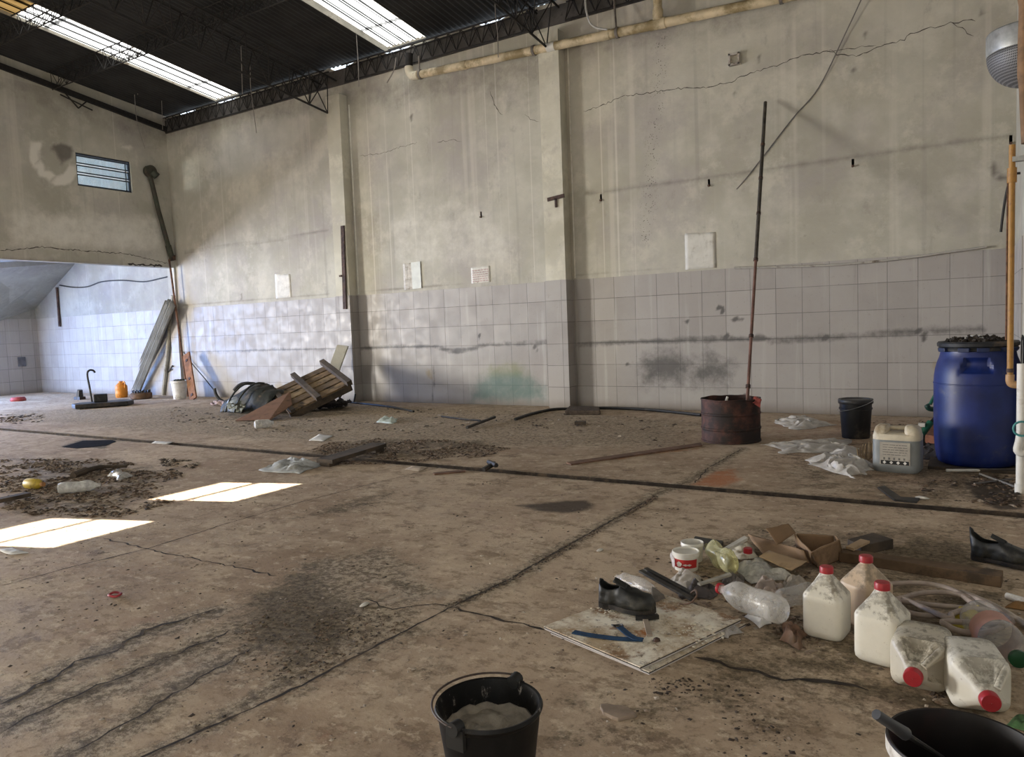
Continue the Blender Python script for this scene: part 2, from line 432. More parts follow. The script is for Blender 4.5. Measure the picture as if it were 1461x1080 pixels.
# R: dark dirt, plus light falloff painted over the right foreground
up(m1, 0, area(X, Y, PF([(318, 906), (352, 848), (430, 812), (455, 800), (470, 835), (520, 868), (505, 905), (420, 960), (372, 930)]), .30, .85))
up(m1, 0, area(X, Y, PF([(415, 742), (470, 714), (575, 696), (570, 712), (500, 735)]), .25, .55))
up(m1, 0, area(X, Y, PF([(488, 795), (560, 778), (570, 784), (520, 800)]), .15, .6))
up(m1, 0, area(X, Y, PF([(0, 650), (180, 655), (260, 672), (215, 712), (160, 738), (60, 742), (0, 735)]), .5, .60))
up(m1, 0, area(X, Y, PF([(420, 645), (520, 626), (700, 628), (730, 640), (600, 655), (470, 664)]), .3, .60))
up(m1, 0, area(X, Y, PF([(85, 637), (115, 628), (165, 627), (150, 640)]), .10, 1.0))
up(m1, 0, area(X, Y, PF([(300, 590), (520, 570), (520, 592), (340, 605)]), .4, .5))
up(m1, 0, area(X, Y, PF([(1215, 792), (1290, 762), (1400, 775), (1420, 822), (1300, 830)]), .25, .75))
up(m1, 0, area(X, Y, PF([(1000, 925), (1040, 940), (1130, 962), (1210, 968), (1330, 990), (1400, 1005), (1420, 1030), (1320, 1020), (1230, 990), (1120, 975), (1000, 945)]), .12, .85))
up(m1, 0, area(X, Y, PF([(1110, 860), (1461, 830), (1461, 1010), (1340, 985), (1150, 935)]), .25, .62))
up(m1, 0, area(X, Y, PF([(940, 800), (1080, 745), (1210, 800), (1180, 890), (1050, 900)]), .3, .55))
up(m1, 0, area(X, Y, PF([(640, 1080), (880, 950), (1080, 745), (1461, 735), (1461, 1080)]), .9, .54))  # darker colour standing in for light falling off towards the right
up(m1, 0, area(X, Y, PF([(1080, 640), (1461, 600), (1461, 735), (1100, 700)]), .5, .45))
up(m1, 0, area(X, Y, PF([(1020, 968), (1100, 985), (1130, 1080), (1030, 1080)]), .2, .42))
up(m1, 0, area(X, Y, PF([(1260, 660), (1461, 640), (1461, 730), (1300, 700)]), .3, .6))
for L, w in (([(330, 900), (180, 965), (60, 1015), (0, 1040)], .13), ([(365, 925), (300, 955), (240, 990), (190, 1030), (100, 1080)], .10), ([(310, 872), (200, 905), (110, 950), (50, 985), (0, 1005)], .12),
             ([(560, 830), (600, 842)], .10), ([(440, 955), (400, 975), (250, 1060), (200, 1085)], .07), ([(1060, 640), (985, 685), (930, 708)], .08), ([(640, 866), (720, 830), (935, 706)], .07)):
    up(m1, 0, line(X, Y, PF(L), w*.5, .62)); up(m1, 1, line(X, Y, PF(L), w*1.3, .75))
# G: crumbling surface
up(m1, 1, area(X, Y, PF([(430, 800), (560, 780), (600, 810), (590, 850), (530, 840), (620, 870), (620, 900), (430, 990), (350, 1000), (360, 920)]), .4, .8))
up(m1, 1, line(X, Y, PF([(330, 900), (180, 975), (60, 1030)]), .16, .6))
up(m1, 1, area(X, Y, PF([(0, 585), (500, 575), (900, 590), (1000, 600), (980, 640), (500, 640), (0, 600)]), .6, .55))
up(m1, 0, line(X, Y, [(XA, (SY0+SY1)/2), (XR, (SY0+SY1)/2)], .16, .62))
up(m1, 1, area(X, Y, PF([(590, 915), (640, 905), (640, 990), (560, 1000)]), .3, .5))
# B: oil
up(m1, 2, area(X, Y, PF([(735, 721), (775, 718), (800, 714), (835, 714), (848, 720), (842, 728), (810, 732), (770, 730)]), .18))
up(m1, 2, area(X, Y, PF([(1372, 688), (1420, 684), (1461, 692), (1461, 728), (1420, 727), (1390, 712)]), .08, .8))
# second set: orange, pale, red
up(m2, 0, area(X, Y, PF([(975, 692), (1015, 672), (1050, 668), (1060, 686), (1030, 697)]), .12, .85))
up(m2, 0, line(X, Y, PF([(880, 655), (920, 648), (1000, 640)]), .06, .65))
up(m2, 1, area(X, Y, PF([(480, 850), (560, 835), (640, 835), (700, 830), (640, 862), (570, 862)]), .25, .7))
up(m2, 1, area(X, Y, PF([(0, 760), (350, 720), (560, 735), (400, 800), (250, 870), (0, 960)]), .8, .42))
up(m2, 1, area(X, Y, PF([(500, 680), (900, 690), (900, 720), (700, 790), (560, 770)]), .8, .42))
up(m2, 1, area(X, Y, PF([(1000, 930), (1150, 940), (1110, 958), (1010, 940)]), .2, .5))
up(m2, 2, area(X, Y, PF([(380, 1000), (600, 1010), (620, 1080), (380, 1080)]), .3, .5))
up(m2, 2, area(X, Y, PF([(560, 580), (1000, 592), (980, 645), (700, 630)]), .4, .5))
up(m2, 2, area(X, Y, PF([(1080, 600), (1461, 595), (1461, 730), (1080, 660)]), .4, .6))
up(m2, 2, area(X, Y, PF([(560, 700), (900, 680), (980, 720), (760, 800), (600, 800)]), .8, .40))
up(m2, 2, area(X, Y, PF([(680, 740), (760, 730), (770, 765), (690, 768)]), .25, .5))
up(m2, 2, area(X, Y, PF([(1000, 1000), (1150, 1010), (1250, 1080), (950, 1080)]), .4, .45))
set_attr(fl.data, 'mask', m1); set_attr(fl.data, 'mask2', m2)
# ---------------- back wall: plaster sheet over a tiled dado
bw = MB()
xs = np.arange(XA, XR+.16, .06); zs = np.arange(ZT, 5.56, .06)
nx = len(xs); rnd = random.Random(3)
for j, z in enumerate(list(zs)+[5.53]):
    for i, x in enumerate(xs):
        zz = z
        if j == len(zs):
            zz = 5.570-.085*max(0, noise.noise(Vector((x*1.7, 0, 4)))*2)-.02*(noise.noise(Vector((x*9, 2, 4)))+.4)
        bw.v.append(Vector((x, 0, zz if j == len(zs) else min(z, 5.49))))
for j in range(len(zs)):
    for i in range(nx-1): bw.f.append((j*nx+i, j*nx+i+1, (j+1)*nx+i+1, (j+1)*nx+i)); bw.mi.append(0)
def wcrack(px, w, jag=.5, seed=0, y=0.):
    v, f = ribbon([WY(*q, y) for q in px], w, Vector((0, -1, 0)), jag, seed); bw.add(v, f, 1)
wcrack([(833, 160), (862, 150), (893, 137), (940, 131), (985, 125), (1000, 126), (1045, 118), (1062, 108), (1100, 97), (1118, 92), (1133, 84), (1150, 80), (1180, 74), (1200, 79), (1222, 80), (1252, 69), (1290, 57), (1299, 48), (1340, 38), (1356, 33), (1392, 30)], .009, .9, 1)
wcrack([(1180, 74), (1210, 70), (1250, 66)], .007, .9, 2)
wcrack([(1356, 33), (1372, 42), (1390, 52)], .007, .9, 3)
wcrack([(514, 223), (545, 219), (560, 214), (577, 209), (596, 204)], .006, .9, 4)
wcrack([(625, 203), (645, 200), (660, 202)], .006, .9, 5)
wcrack([(750, 163), (757, 171), (770, 174)], .005, .9, 6)
wcrack([(700, 130), (706, 150), (718, 165)], .010, .7, 7)
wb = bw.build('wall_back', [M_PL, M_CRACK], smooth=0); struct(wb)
s = wb.modifiers.new('t', 'SOLIDIFY'); s.thickness = .02; s.offset = 1
def PW(L, y=0.): return [(WY(a, b, y).x, WY(a, b, y).z) for a, b in L]
co = coords(wb.data); X, Z = co[:, 0], co[:, 2]; m = np.zeros((len(X), 3))
up(m, 0, line(X, Z, PW([(838, 276), (900, 268), (1060, 248), (1220, 225), (1330, 208), (1440, 194)]), .075, .58))
up(m, 0, line(X, Z, PW([(265, 360), (330, 350), (400, 342), (468, 328)]), .06, .6))
up(m, 0, line(X, Z, PW([(505, 415), (700, 405), (780, 398)]), .03, .7))
up(m, 0, line(X, Z, PW([(262, 436), (400, 424), (470, 420)]), .03, .6))
up(m, 0, line(X, Z, PW([(822, 394), (960, 384), (1040, 380)]), .03, .6))
up(m, 0, line(X, Z, PW([(1414, 235), (1420, 250), (1435, 256), (1452, 258)]), .06, .85))
up(m, 0, line(X, Z, PW([(818, 70), (980, 45), (1130, 15)]), .30, .52))  # roof shade painted along the wall top, right bay
up(m, 0, line(X, Z, PW([(500, 140), (640, 120), (775, 100)]), .45, .55))  # painted roof shade, middle bay
up(m, 0, line(X, Z, PW([(240, 185), (380, 160), (468, 145)]), .40, .55))  # painted roof shade, bay next to the corner
up(m, 0, area(X, Z, PW([(640, 120), (775, 110), (775, 190), (660, 150)]), .5, .45))
for q in ((1050, 134), (1052, 193), (1084, 83), (1236, 50), (1220, 100), (858, 284), (588, 168), (587, 320), (1402, 17), (350, 441), (345, 420)): up(m, 0, line(X, Z, PW([q, (q[0]+1, q[1]+3)]), .05, .9))
up(m, 1, area(X, Z, PW([(540, 300), (660, 260), (760, 330), (740, 390), (560, 400)]), .6, .5))
up(m, 1, area(X, Z, PW([(970, 300), (1040, 290), (1050, 370), (960, 380)]), .4, .45))
up(m, 1, area(X, Z, PW([(380, 200), (430, 190), (440, 260), (380, 290)]), .4, .45))
up(m, 1, line(X, Z, PW([(1086, 330), (1090, 380)]), .15, .4))
up(m, 2, line(X, Z, PW([(945, 45), (944, 90), (938, 150), (932, 220), (926, 300), (922, 340)]), .11, 1.))
set_attr(wb.data, 'mask', m)
b = MB(); b.box(((XL+XR)/2, -.02, 5.37), (XR-XL-.02, .04, .25)); struct(b.build('eave_shade_strip', mat('eave_shade_band', (.085, .078, .072), .95, .4, 3, dirt=.3, dcol=(.03, .028, .026)), smooth=0))  # dark band added at the wall top, in place of shade under the eave
# tiled dado: four stretches with their own tile setting-out
def dado(name, x0, x1, phase, y=0., dz=0.):
    b = MB(); xx = list(np.arange(x0, x1, .05))+[x1]; zz = list(np.arange(0, ZT, .05))+[ZT]
    n = len(xx)
    for z in zz:
        for x in xx: b.v.append(Vector((x-phase, -.014, z)))
    for j in range(len(zz)-1):
        for i in range(n-1): b.f.append((j*n+i, j*n+i+1, (j+1)*n+i+1, (j+1)*n+i)); b.mi.append(0)
    k = len(zz)-1                                                  # top lip back to the wall
    o = len(b.v); b.v += [Vector((x-phase, .0, ZT)) for x in xx]
    for i in range(n-1): b.f.append((k*n+i, k*n+i+1, o+i+1, o+i)); b.mi.append(0)
    ob = b.build(name, M_TI, smooth=0, loc=(phase, 0, 0)); struct(ob)
    c = coords(ob.data); X, Z = c[:, 0]+phase, c[:, 2]; m = np.zeros((len(X), 3))
    up(m, 0, line(X, Z, PW([(262, 503), (330, 502), (400, 498), (480, 499)]), .05, .62))
    up(m, 0, line(X, Z, PW([(500, 499), (560, 494), (620, 494), (640, 500), (665, 498), (700, 491), (785, 488)]), .045, .78))
    up(m, 0, line(X, Z, PW([(632, 497), (650, 502), (680, 497)]), .05, .9))
    up(m, 0, line(X, Z, PW([(825, 492), (900, 488), (1000, 483), (1060, 483), (1100, 484)]), .05, .78))
    up(m, 0, line(X, Z, PW([(1078, 482), (1090, 482)]), .045, 1.2))
    up(m, 0, line(X, Z, PW([(1100, 486), (1200, 481), (1320, 472), (1400, 470)]), .075, .62))
    up(m, 0, area(X, Z, PW([(915, 510), (960, 498), (990, 515), (975, 545), (1010, 500), (1045, 520), (1040, 545), (920, 548)]), .45, .95))
    for q in ((979, 457), (896, 519), (1060, 563), (764, 496), (1308, 470), (1317, 480), (1178, 481), (684, 478), (1035, 476), (1030, 441), (1024, 437), (1046, 454), (1056, 453)): up(m, 0, line(X, Z, PW([q, (q[0]+2, q[1]+3)]), .035, 1.15))
    up(m, 0, line(X, Z, PW([(618, 520), (620, 545), (618, 572)]), .04, .6))
    up(m, 1, area(X, Z, PW([(668, 578), (672, 550), (700, 520), (740, 515), (780, 550), (785, 578)]), .35, .85))
    up(m, 1, line(X, Z, PW([(690, 565), (705, 553), (725, 550), (745, 560)]), .08, 1.))
    up(m, 2, area(X, Z, PW([(606, 526), (616, 524), (622, 545), (610, 540)]), .12, .9))
    up(m, 2, area(X, Z, PW([(392, 548), (402, 540), (410, 560), (395, 562)]), .15, .9))
    up(m, 2, line(X, Z, PW([(1335, 520), (1345, 530)]), .08, .8))
    set_attr(ob.data, 'mask', m); return ob
dado('trim_1', -.33, XR, 0.)
dado('trim_2', -4.36, -.6, .137)
dado('trim_3', XL, -4.6, .223)
dado('trim_4', XA, XL-.05, .05)
# pilasters, plaster above and tile below
def pilaster(name, x0, x1, d, zt, zb=0.):
    b = MB(); b.box(((x0+x1)/2, -d/2, (ZT+zt)/2), (x1-x0, d, zt-ZT), 0)
    o = struct(b.build(name, M_PLP, smooth=0)); set_attr(o.data, 'mask', np.zeros((len(o.data.vertices), 3)))
    b = MB(); b.box(((x0+x1)/2, -(d+.014)/2, ZT/2), (x1-x0+.02, d+.014, ZT), 0)
    p = b.build('tile_facing', M_TI, o, smooth=0); set_attr(p.data, 'mask', np.zeros((8, 3)))
    return o
pilaster('trim_5', -4.65, -4.351, .20, 5.05)
pilaster('trim_6', -.625, -.315, .20, 5.12)
pilaster('trim_7', XL-.22, XL, .06, 2.62)
# ---------------- left wall above the alcove, with the louvred window
ww = [WX(108, 218, XL), WX(188, 275, XL)]
wy0, wy1, wz0, wz1 = -1.84, -.815, 3.985, 4.575
ZB = 2.60
lw = MB()
def wallrect(y0, y1, z0, z1):
    n = max(1, int((y1-y0)/.12)); k = max(1, int((z1-z0)/.12))
    lw.grid(lambda u, v: Vector((XL, y0+(y1-y0)*u, z0+(z1-z0)*v)), n, k)
wallrect(YB, wy0, ZB, 5.6); wallrect(wy1, 0., ZB, 5.6); wallrect(wy0, wy1, ZB, wz0); wallrect(wy0, wy1, wz1, 5.6)
lw.add([(XL, YB, 5.6), (XL, 0, 5.6), (XL, YB, roof_z(YB))], [(0, 1, 2)])
lw.add([(XL, YB, ZB), (XL, 0, ZB), (XL-.2, 0, ZB), (XL-.2, YB, ZB)], [(0, 1, 2, 3)])
for (ya, za), (yb, zb) in (((wy0, wz0), (wy1, wz0)), ((wy1, wz0), (wy1, wz1)), ((wy1, wz1), (wy0, wz1)), ((wy0, wz1), (wy0, wz0))):
    lw.add([(XL, ya, za), (XL, yb, zb), (XL-.16, yb, zb), (XL-.16, ya, za)], [(0, 1, 2, 3)])
# outer leaf, so that daylight only comes in where there are openings
for y0, y1, z0, z1 in ((YB, wy0, ZB, 5.55), (wy1, 0., ZB, 5.55), (wy0, wy1, ZB, wz0), (wy0, wy1, wz1, 5.55)):
    lw.add([(XL-.2, y0, z0), (XL-.2, y1, z0), (XL-.2, y1, z1), (XL-.2, y0, z1)], [(0, 1, 2, 3)])
def lcrack(px, w, jag=.6, seed=0):
    v, f = ribbon([WX(*q, XL) for q in px], w, Vector((1, 0, 0)), jag, seed); lw.add(v, f, 1)
lcrack([(0, 358), (60, 352), (110, 357), (180, 362), (240, 376)], .014, 1., 3)
lcrack([(182, 376), (200, 378), (232, 379)], .035, 1., 5)
wl = lw.build('wall_left', [M_PL, M_CRACK], smooth=0); struct(wl)
co = coords(wl.data); Yc, Z = co[:, 1], co[:, 2]; m = np.zeros((len(Yc), 3))
def PL(L): return [(WX(a, b, XL).y, WX(a, b, XL).z) for a, b in L]
# broken plaster beside the window: dark core, pale rim
up(m, 0, area(Yc, Z, PL([(75, 206), (92, 205), (104, 214), (100, 226), (88, 232), (84, 222), (76, 216)]), .14, 1.4))
up(m, 1, line(Yc, Z, PL([(52, 206), (48, 222), (58, 244), (80, 258), (98, 256), (104, 240)]), .13, .95))
up(m, 1, area(Yc, Z, PL([(0, 290), (230, 300), (243, 368), (0, 362)]), .5, .62))  # lower band coloured paler to stand in for light on this wall
up(m, 1, line(Yc, Z, PL([(178, 210), (190, 215), (192, 235)]), .12, .7))
up(m, 0, area(Yc, Z, PL([(205, 240), (220, 236), (228, 262), (216, 266)]), .15, .9))
up(m, 0, line(Yc, Z, PL([(0, 370), (120, 374), (243, 379)]), .06, .6))
up(m, 0, line(Yc, Z, PL([(0, 110), (100, 150), (230, 190)]), .50, .52))  # roof shade painted along the top of the left wall
up(m, 0, area(Yc, Z, PL([(180, 160), (236, 175), (236, 240), (225, 240)]), .4, .5))
set_attr(wl.data, 'mask', m)
# ---------------- alcove behind: end wall with a gate opening, ceiling, sloping soffit
GY0, GY1, GZ = -6.6, -1.25, 2.45
b = MB()
def quadX(x, y0, y1, z0, z1): b.grid(lambda u, v: Vector((x, y0+(y1-y0)*u, z0+(z1-z0)*v)), max(1, int(abs(y1-y0)/.3)), 6)
HY0, HY1 = -13.6, -7.6
quadX(XA, GY1, .1, 0, 3.2); quadX(XA, HY1, GY0, 0, 3.2); quadX(XA, YB, HY0, 0, 3.2); quadX(XA, GY0, GY1, GZ, 3.2); quadX(XA, HY0, HY1, GZ, 3.2)
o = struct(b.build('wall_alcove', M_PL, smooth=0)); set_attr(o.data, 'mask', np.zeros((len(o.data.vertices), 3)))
b = MB(); b.box((XA+.012, (GY1+0)/2, ZT/2), (.02, -GY1, ZT))
o = struct(b.build('trim_8', M_TI, smooth=0)); set_attr(o.data, 'mask', np.zeros((8, 3)))
b = MB(); b.box(((XA+XL-.2)/2, YB/2, 3.1), (XL-.2-XA, -YB, .08)); b.box((XL-.1, YB/2, 2.85), (.18, -YB, .48))
struct(b.build('trim_9', mat('alcove_ceiling', (.42, .41, .40), .9, .2, 2, dirt=.2), smooth=0))
A = Vector((-12.9, 0, 2.99)); B = Vector((XA+.02, 0, 2.03)); C2 = Vector((XA+.02, -1.15, 1.62)); D = Vector((-12.9, -1.9, 2.75))
b = MB(); b.prism([A, B, C2, D], (0, 0, .12))
o = struct(b.build('trim_10', M_PL, smooth=0)); set_attr(o.data, 'mask', np.zeros((8, 3)))
# ---------------- right wall with the two small high windows that let the sun in, rear wall with the gate
SUN = Vector((-1., -.33, -.693)).normalized()
wins = []
for poly in ([(-.80, -6.20), (-.76, -5.51), (-.036, -5.24), (-.04, -5.95)], [(-.92, -7.25), (-.88, -6.83), (-.067, -6.47), (-.10, -7.18)]):
    ys = []; zs_ = []
    for x, y in poly:
        k = (XR-x)/-SUN.x; ys.append(y-SUN.y*k); zs_.append(-SUN.z*k)
    wins.append((min(ys)+.02, max(ys)-.02, min(zs_)+.01, max(zs_)-.01))
wins.sort()
b = MB(); cur = -10.5
for r in ((YB, -14.5, 0, 7.6), (-14.5, -10.5, 3., 7.6)): b.grid(lambda u, v: Vector((XR, r[0]+(r[1]-r[0])*u, r[2]+(r[3]-r[2])*v)), 4, 6)  # leaves an unseen opening, added for the right fill light
for y0, y1, z0, z1 in wins:
    for r in ((cur, y0, 0, 7.6), (y0, y1, 0, z0), (y0, y1, z1, 7.6)): b.grid(lambda u, v: Vector((XR, r[0]+(r[1]-r[0])*u, r[2]+(r[3]-r[2])*v)), 4, 6)
    cur = y1
b.grid(lambda u, v: Vector((XR, cur+(.1-cur)*u, 7.6*v)), 20, 20)
o = struct(b.build('wall_right', M_PL, smooth=0)); set_attr(o.data, 'mask', np.zeros((len(o.data.vertices), 3)))
for i, (y0, y1, z0, z1) in enumerate(wins):
    f = MB()
    zc = (z0+z1)/2+.03; w = .03
    for c, d in ((((y0+y1)/2, z0), (y1-y0, w)), (((y0+y1)/2, z1), (y1-y0, w)), (((y0+y1)/2, zc), (y1-y0, .022)), ((y0, (z0+z1)/2), (w, z1-z0)), ((y1, (z0+z1)/2), (w, z1-z0))):
        f.box((XR+.02, c[0], c[1]), (.03, d[0], d[1]))
    struct(f.build('window_%d' % (i+2), M_STEEL, smooth=0))
b = MB(); b.box((XR-.006, -.75, ZT/2), (.012, 1.5, ZT))
o = struct(b.build('trim_11', M_TI, smooth=0)); set_attr(o.data, 'mask', np.zeros((8, 3)))
RG = (-8.6, -4.2, 3.4)                                                # rear gate x0, x1, height
b = MB()
for x0, x1, z0, z1 in ((XA, RG[0], 0, 7.6), (RG[1], XR, 0, 7.6), (RG[0], RG[1], RG[2], 7.6)): b.grid(lambda u, v: Vector((x0+(x1-x0)*u, YB, z0+(z1-z0)*v)), 6, 6)
o = struct(b.build('wall_rear', M_PL, smooth=0)); set_attr(o.data, 'mask', np.zeros((len(o.data.vertices), 3)))
# ---------------- corrugated roof with translucent strips; the rear panels are unseen, added as fill light
SKY_AND_FILL = [(-7.645, -7.0, [(-14., -9.6, 36.), (-7.6, -.02, 3.0)]), (-3.42, -2.66, [(-14.4, -9.6, 11.), (-9., -.02, 3.0)])]
def corr(x, y, lift=0.): return roof_z(y)+lift+.012*math.sin(2*PI*x/.095)
rf = MB()
def strip(x0, x1, y0, y1, mb, lift=0., ny=1, q=.0119):
    n = max(2, int((x1-x0)/q))
    mb.grid(lambda u, v: Vector((x0+(x1-x0)*u, y0+(y1-y0)*v, corr(x0+(x1-x0)*u, y0+(y1-y0)*v, lift))), n, ny)
cur = XL-.25
for x0, x1, ys_ in SKY_AND_FILL:
    strip(cur, x0, YB, .06, rf); yc = YB
    for y0, y1, q in ys_: strip(x0, x1, yc, y0, rf); yc = y1
    strip(x0, x1, yc, .06, rf); cur = x1
strip(cur, XR+.05, YB, .06, rf)
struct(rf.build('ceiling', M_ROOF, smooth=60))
def skylight_mat(strength):
    t = NT('skylight_and_fill_sheet'); p = t.pos(); s = t.sep(p)
    w = t.n('ShaderNodeMath', operation='SINE'); t.put(w.inputs[0], t.math('MULTIPLY', s[0], 2*PI/.066))
    ln = t.ramp(t.math('ADD', w.outputs[0], t.math('MULTIPLY', t.noise(4, 4, .6), .5)), -.45, .0)     # dirt lies in the valleys
    pur = t.ramp(t.math('ABSOLUTE', t.math('SUBTRACT', t.math('FRACT', t.math('MULTIPLY', s[1], .83)), .5)), .02, .035)
    dirt = t.ramp(t.noise(2.2, 5, .65), .30, .45)
    amber = t.ramp(s[1], -3.42, -3.44)
    amber = t.math('MULTIPLY', amber, t.ramp(s[0], -6., -6.1))
    col = t.mix(amber, (1., 1., .97), (1., .62, .22))
    st = t.math('MULTIPLY', t.math('ADD', t.math('MULTIPLY', ln, .97), .03), t.math('ADD', t.math('MULTIPLY', dirt, .6), .4))
    st = t.math('MULTIPLY', st, t.math('ADD', t.math('MULTIPLY', pur, .8), .2))
    st = t.math('MULTIPLY', st, t.math('SUBTRACT', 1., t.math('MULTIPLY', amber, .86)))
    e = t.n('ShaderNodeEmission'); t.put(e.inputs[0], col); t.put(e.inputs[1], t.math('MULTIPLY', st, strength))
    return t.end(e.outputs[0])
for i, (x0, x1, y0, y1, q) in enumerate([(a, b_, *c_) for a, b_, L in SKY_AND_FILL for c_ in L[::-1]]):
    b = MB(); strip(x0, x1, y0, y1, b, .02)
    sk = struct(b.build('window_%d' % (i+4), skylight_mat(q), smooth=60))
    c = MB()
    for x, dn in ((x0-.003, (.05, .02, .14, .02)[i]), (x1+.003, .012)):
        c.add([(x, y0, roof_z(y0)-dn), (x, y1, roof_z(y1)-dn*.5), (x, y1, roof_z(y1)+.06), (x, y0, roof_z(y0)+.06)], [(0, 1, 2, 3)])
    c.add([(x0, y1, roof_z(y1)-.012), (x1, y1, roof_z(y1)-.012), (x1, y1, roof_z(y1)+.05), (x0, y1, roof_z(y1)+.05)], [(0, 1, 2, 3)])
    struct(c.build('curb', M_CURB, sk, smooth=0, solid=.006))
# ================================================================== STEEL UNDER THE ROOF
def lattice(name, A, B, upv, side, h, wd, n, label, group, br=.009, cr_=.016, three=True):
    """open-web truss: chords and zig-zag bars, triangular in section"""
    A, B, upv, side = Vector(A), Vector(B), Vector(upv).normalized(), Vector(side).normalized()
    r = thing(name, label, 'roof truss', A, 0, group)
    tops = [(A+upv*h+side*wd/2*s, B+upv*h+side*wd/2*s) for s in ((-1, 1) if three else (0,))]
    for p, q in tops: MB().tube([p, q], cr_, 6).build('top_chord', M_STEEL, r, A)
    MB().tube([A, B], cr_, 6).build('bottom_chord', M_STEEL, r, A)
    w = MB()
    for p, q in tops:
        for k in range(n):
            a = A.lerp(B, k/n); m = p.lerp(q, (k+.5)/n); c = A.lerp(B, (k+1)/n)
            w.tube([a, m], br, 5); w.tube([m, c], br, 5)
    if three:
        for k in range(n): w.tube([tops[0][0].lerp(tops[0][1], (k+.5)/n), tops[1][0].lerp(tops[1][1], (k+.5)/n)], br*.8, 4)
    w.build('web_bars', M_STEEL, r, A)
    return r
sl = Vector((0, -1, .125)).normalized()
nu = Vector((0, .125, 1)).normalized()
for x, z, lab in ((-4.58, 4.77, 'dark lattice roof truss resting on the pilaster left of the hanging grey strip of wall'), (-.47, 4.90, 'dark lattice roof truss ending above the pilaster behind the cream pipe')):
    a = Vector((x, -.24, z)); b = a+sl*9.5
    if x < -2: lab = 'dark lattice roof truss whose end hangs in front of the pilaster nearer the corner'
    lattice('roof_truss', a, b, nu, (1, 0, 0), .50, .34, 24, lab, 'main roof trusses', .009, .016)
# wall girder along the eave, and the cross purlins
g = [(XL+.1, -4.7, 'thin lattice girder under the eave between corner and first pilaster'), (-4.3, -.7, 'thin lattice girder under the eave between the two pilasters'), (-.25, XR-.1, 'thin lattice girder under the eave right of the second pilaster')]
for x0, x1, lab in g: lattice('eave_girder', (x0, -.10, 5.24), (x1, -.10, 5.24), (0, 0, 1), (0, 1, 0), .26, .10, int((x1-x0)/.22), lab, 'girders under the eave', .007, .012)
def roofpt(x, y, drop=.22):
    d = _ray(x, y); n = np.array([0, .125, 1.]); t = (5.60-drop-float(n@CAM))/float(n@d); return Vector(CAM+t*d)
for (px, py), dr, x0, x1, lab in (((165, 84), .20, XL+.05, 4.6, 'dark lattice purlin crossing under the long skylight'), ((30, 40), .20, XL+.05, 4.6, 'dark lattice purlin nearer the top left of the roof')):
    y = roofpt(px, py, dr).y
    z = roof_z(y)-.22
    lattice('roof_purlin', (x0, y, z-.08), (x1, y, z-.08), nu, (0, 1, -.125), .27, .20, 60, lab, 'lattice purlins under the roof', .0055, .009)
# dark rafter along the left wall
y0, y1 = -6.5, -.05
b = MB(); b.prism([(XL+.015, y0, 5.31-.15*y0-.04), (XL+.015, y1, 5.31-.15*y1-.04), (XL+.015, y1, 5.31-.15*y1+.05), (XL+.015, y0, 5.31-.15*y0+.05)], (.06, 0, 0))
r = thing('edge_rafter', 'dark sloping rafter along the top of the left wall', 'rafter', (XL+.03, -.05, 5.31)); b.build('beam', M_STEEL, r, r.location)
for y in (-1.75,):
    c = MB(); z = 5.31-.15*y
    for dy in (-.22, .22): c.tube([(XL+.05, y+dy, z), (XL+.05, y, z-.22)], .012, 6)
    c.tube([(XL+.05, y-.3, z-.05), (XL+.05, y+.25, z-.20)], .012, 6)
    c.build('strut', M_STEEL, r, r.location)
# ------------------------------------------------------------------ thin wires hanging down
M_WIRE = mat('pale_wire', (.24, .22, .20), .8)
def wire(px, Yp, rad, lab, top=True, m=None, cat='wire', name='hanging_wire', grp='wires hanging from the roof'):
    pts = [WY(a, b, Yp) for a, b in px]
    if top: pts.insert(0, Vector((pts[0].x, Yp, roof_z(Yp)-.01)))
    return single(MB().tube(spline(pts, 5), rad, 5), name, m or M_WIRE, lab, cat, grp)
wire([(189, 30), (190, 90), (193, 150), (197, 180), (207, 212)], -.9, .006, 'thin wire hanging in front of the left wall right of the louvred window')
wire([(62, 60), (61, 110), (63, 150)], -1.5, .006, 'thin wire hanging in front of the left wall above the broken plaster')
wire([(230, 120), (232, 185)], -.5, .005, 'short thin wire hanging beside the room corner')
wire([(342, 10), (344, 70), (346, 134)], -1.2, .007, 'thin wire hanging left of the two wires right of the long skylight end')
wire([(354, 45), (357, 100), (358, 128), (366, 190)], -.7, .006, 'thin wire hanging just right of the end of the long skylight')
wire([(509, 60), (511, 90), (512, 124)], -.7, .006, 'thin wire hanging left of the bright end of the second skylight')
wire([(707, 20), (710, 50), (711, 82)], -.7, .006, 'thin wire hanging above the cream pipe, left of the second pilaster')
wire([(565, 82), (562, 100), (552, 118)], -.4, .009, 'short bent grey wire hanging beside the pipe elbow', False)
wire([(835, -6), (836, 12), (841, 30), (850, 39), (866, 42)], -.45, .014, 'pale curved hose end hanging above the cream pipe', False, mat('grey_hose', (.42, .41, .38), .7))
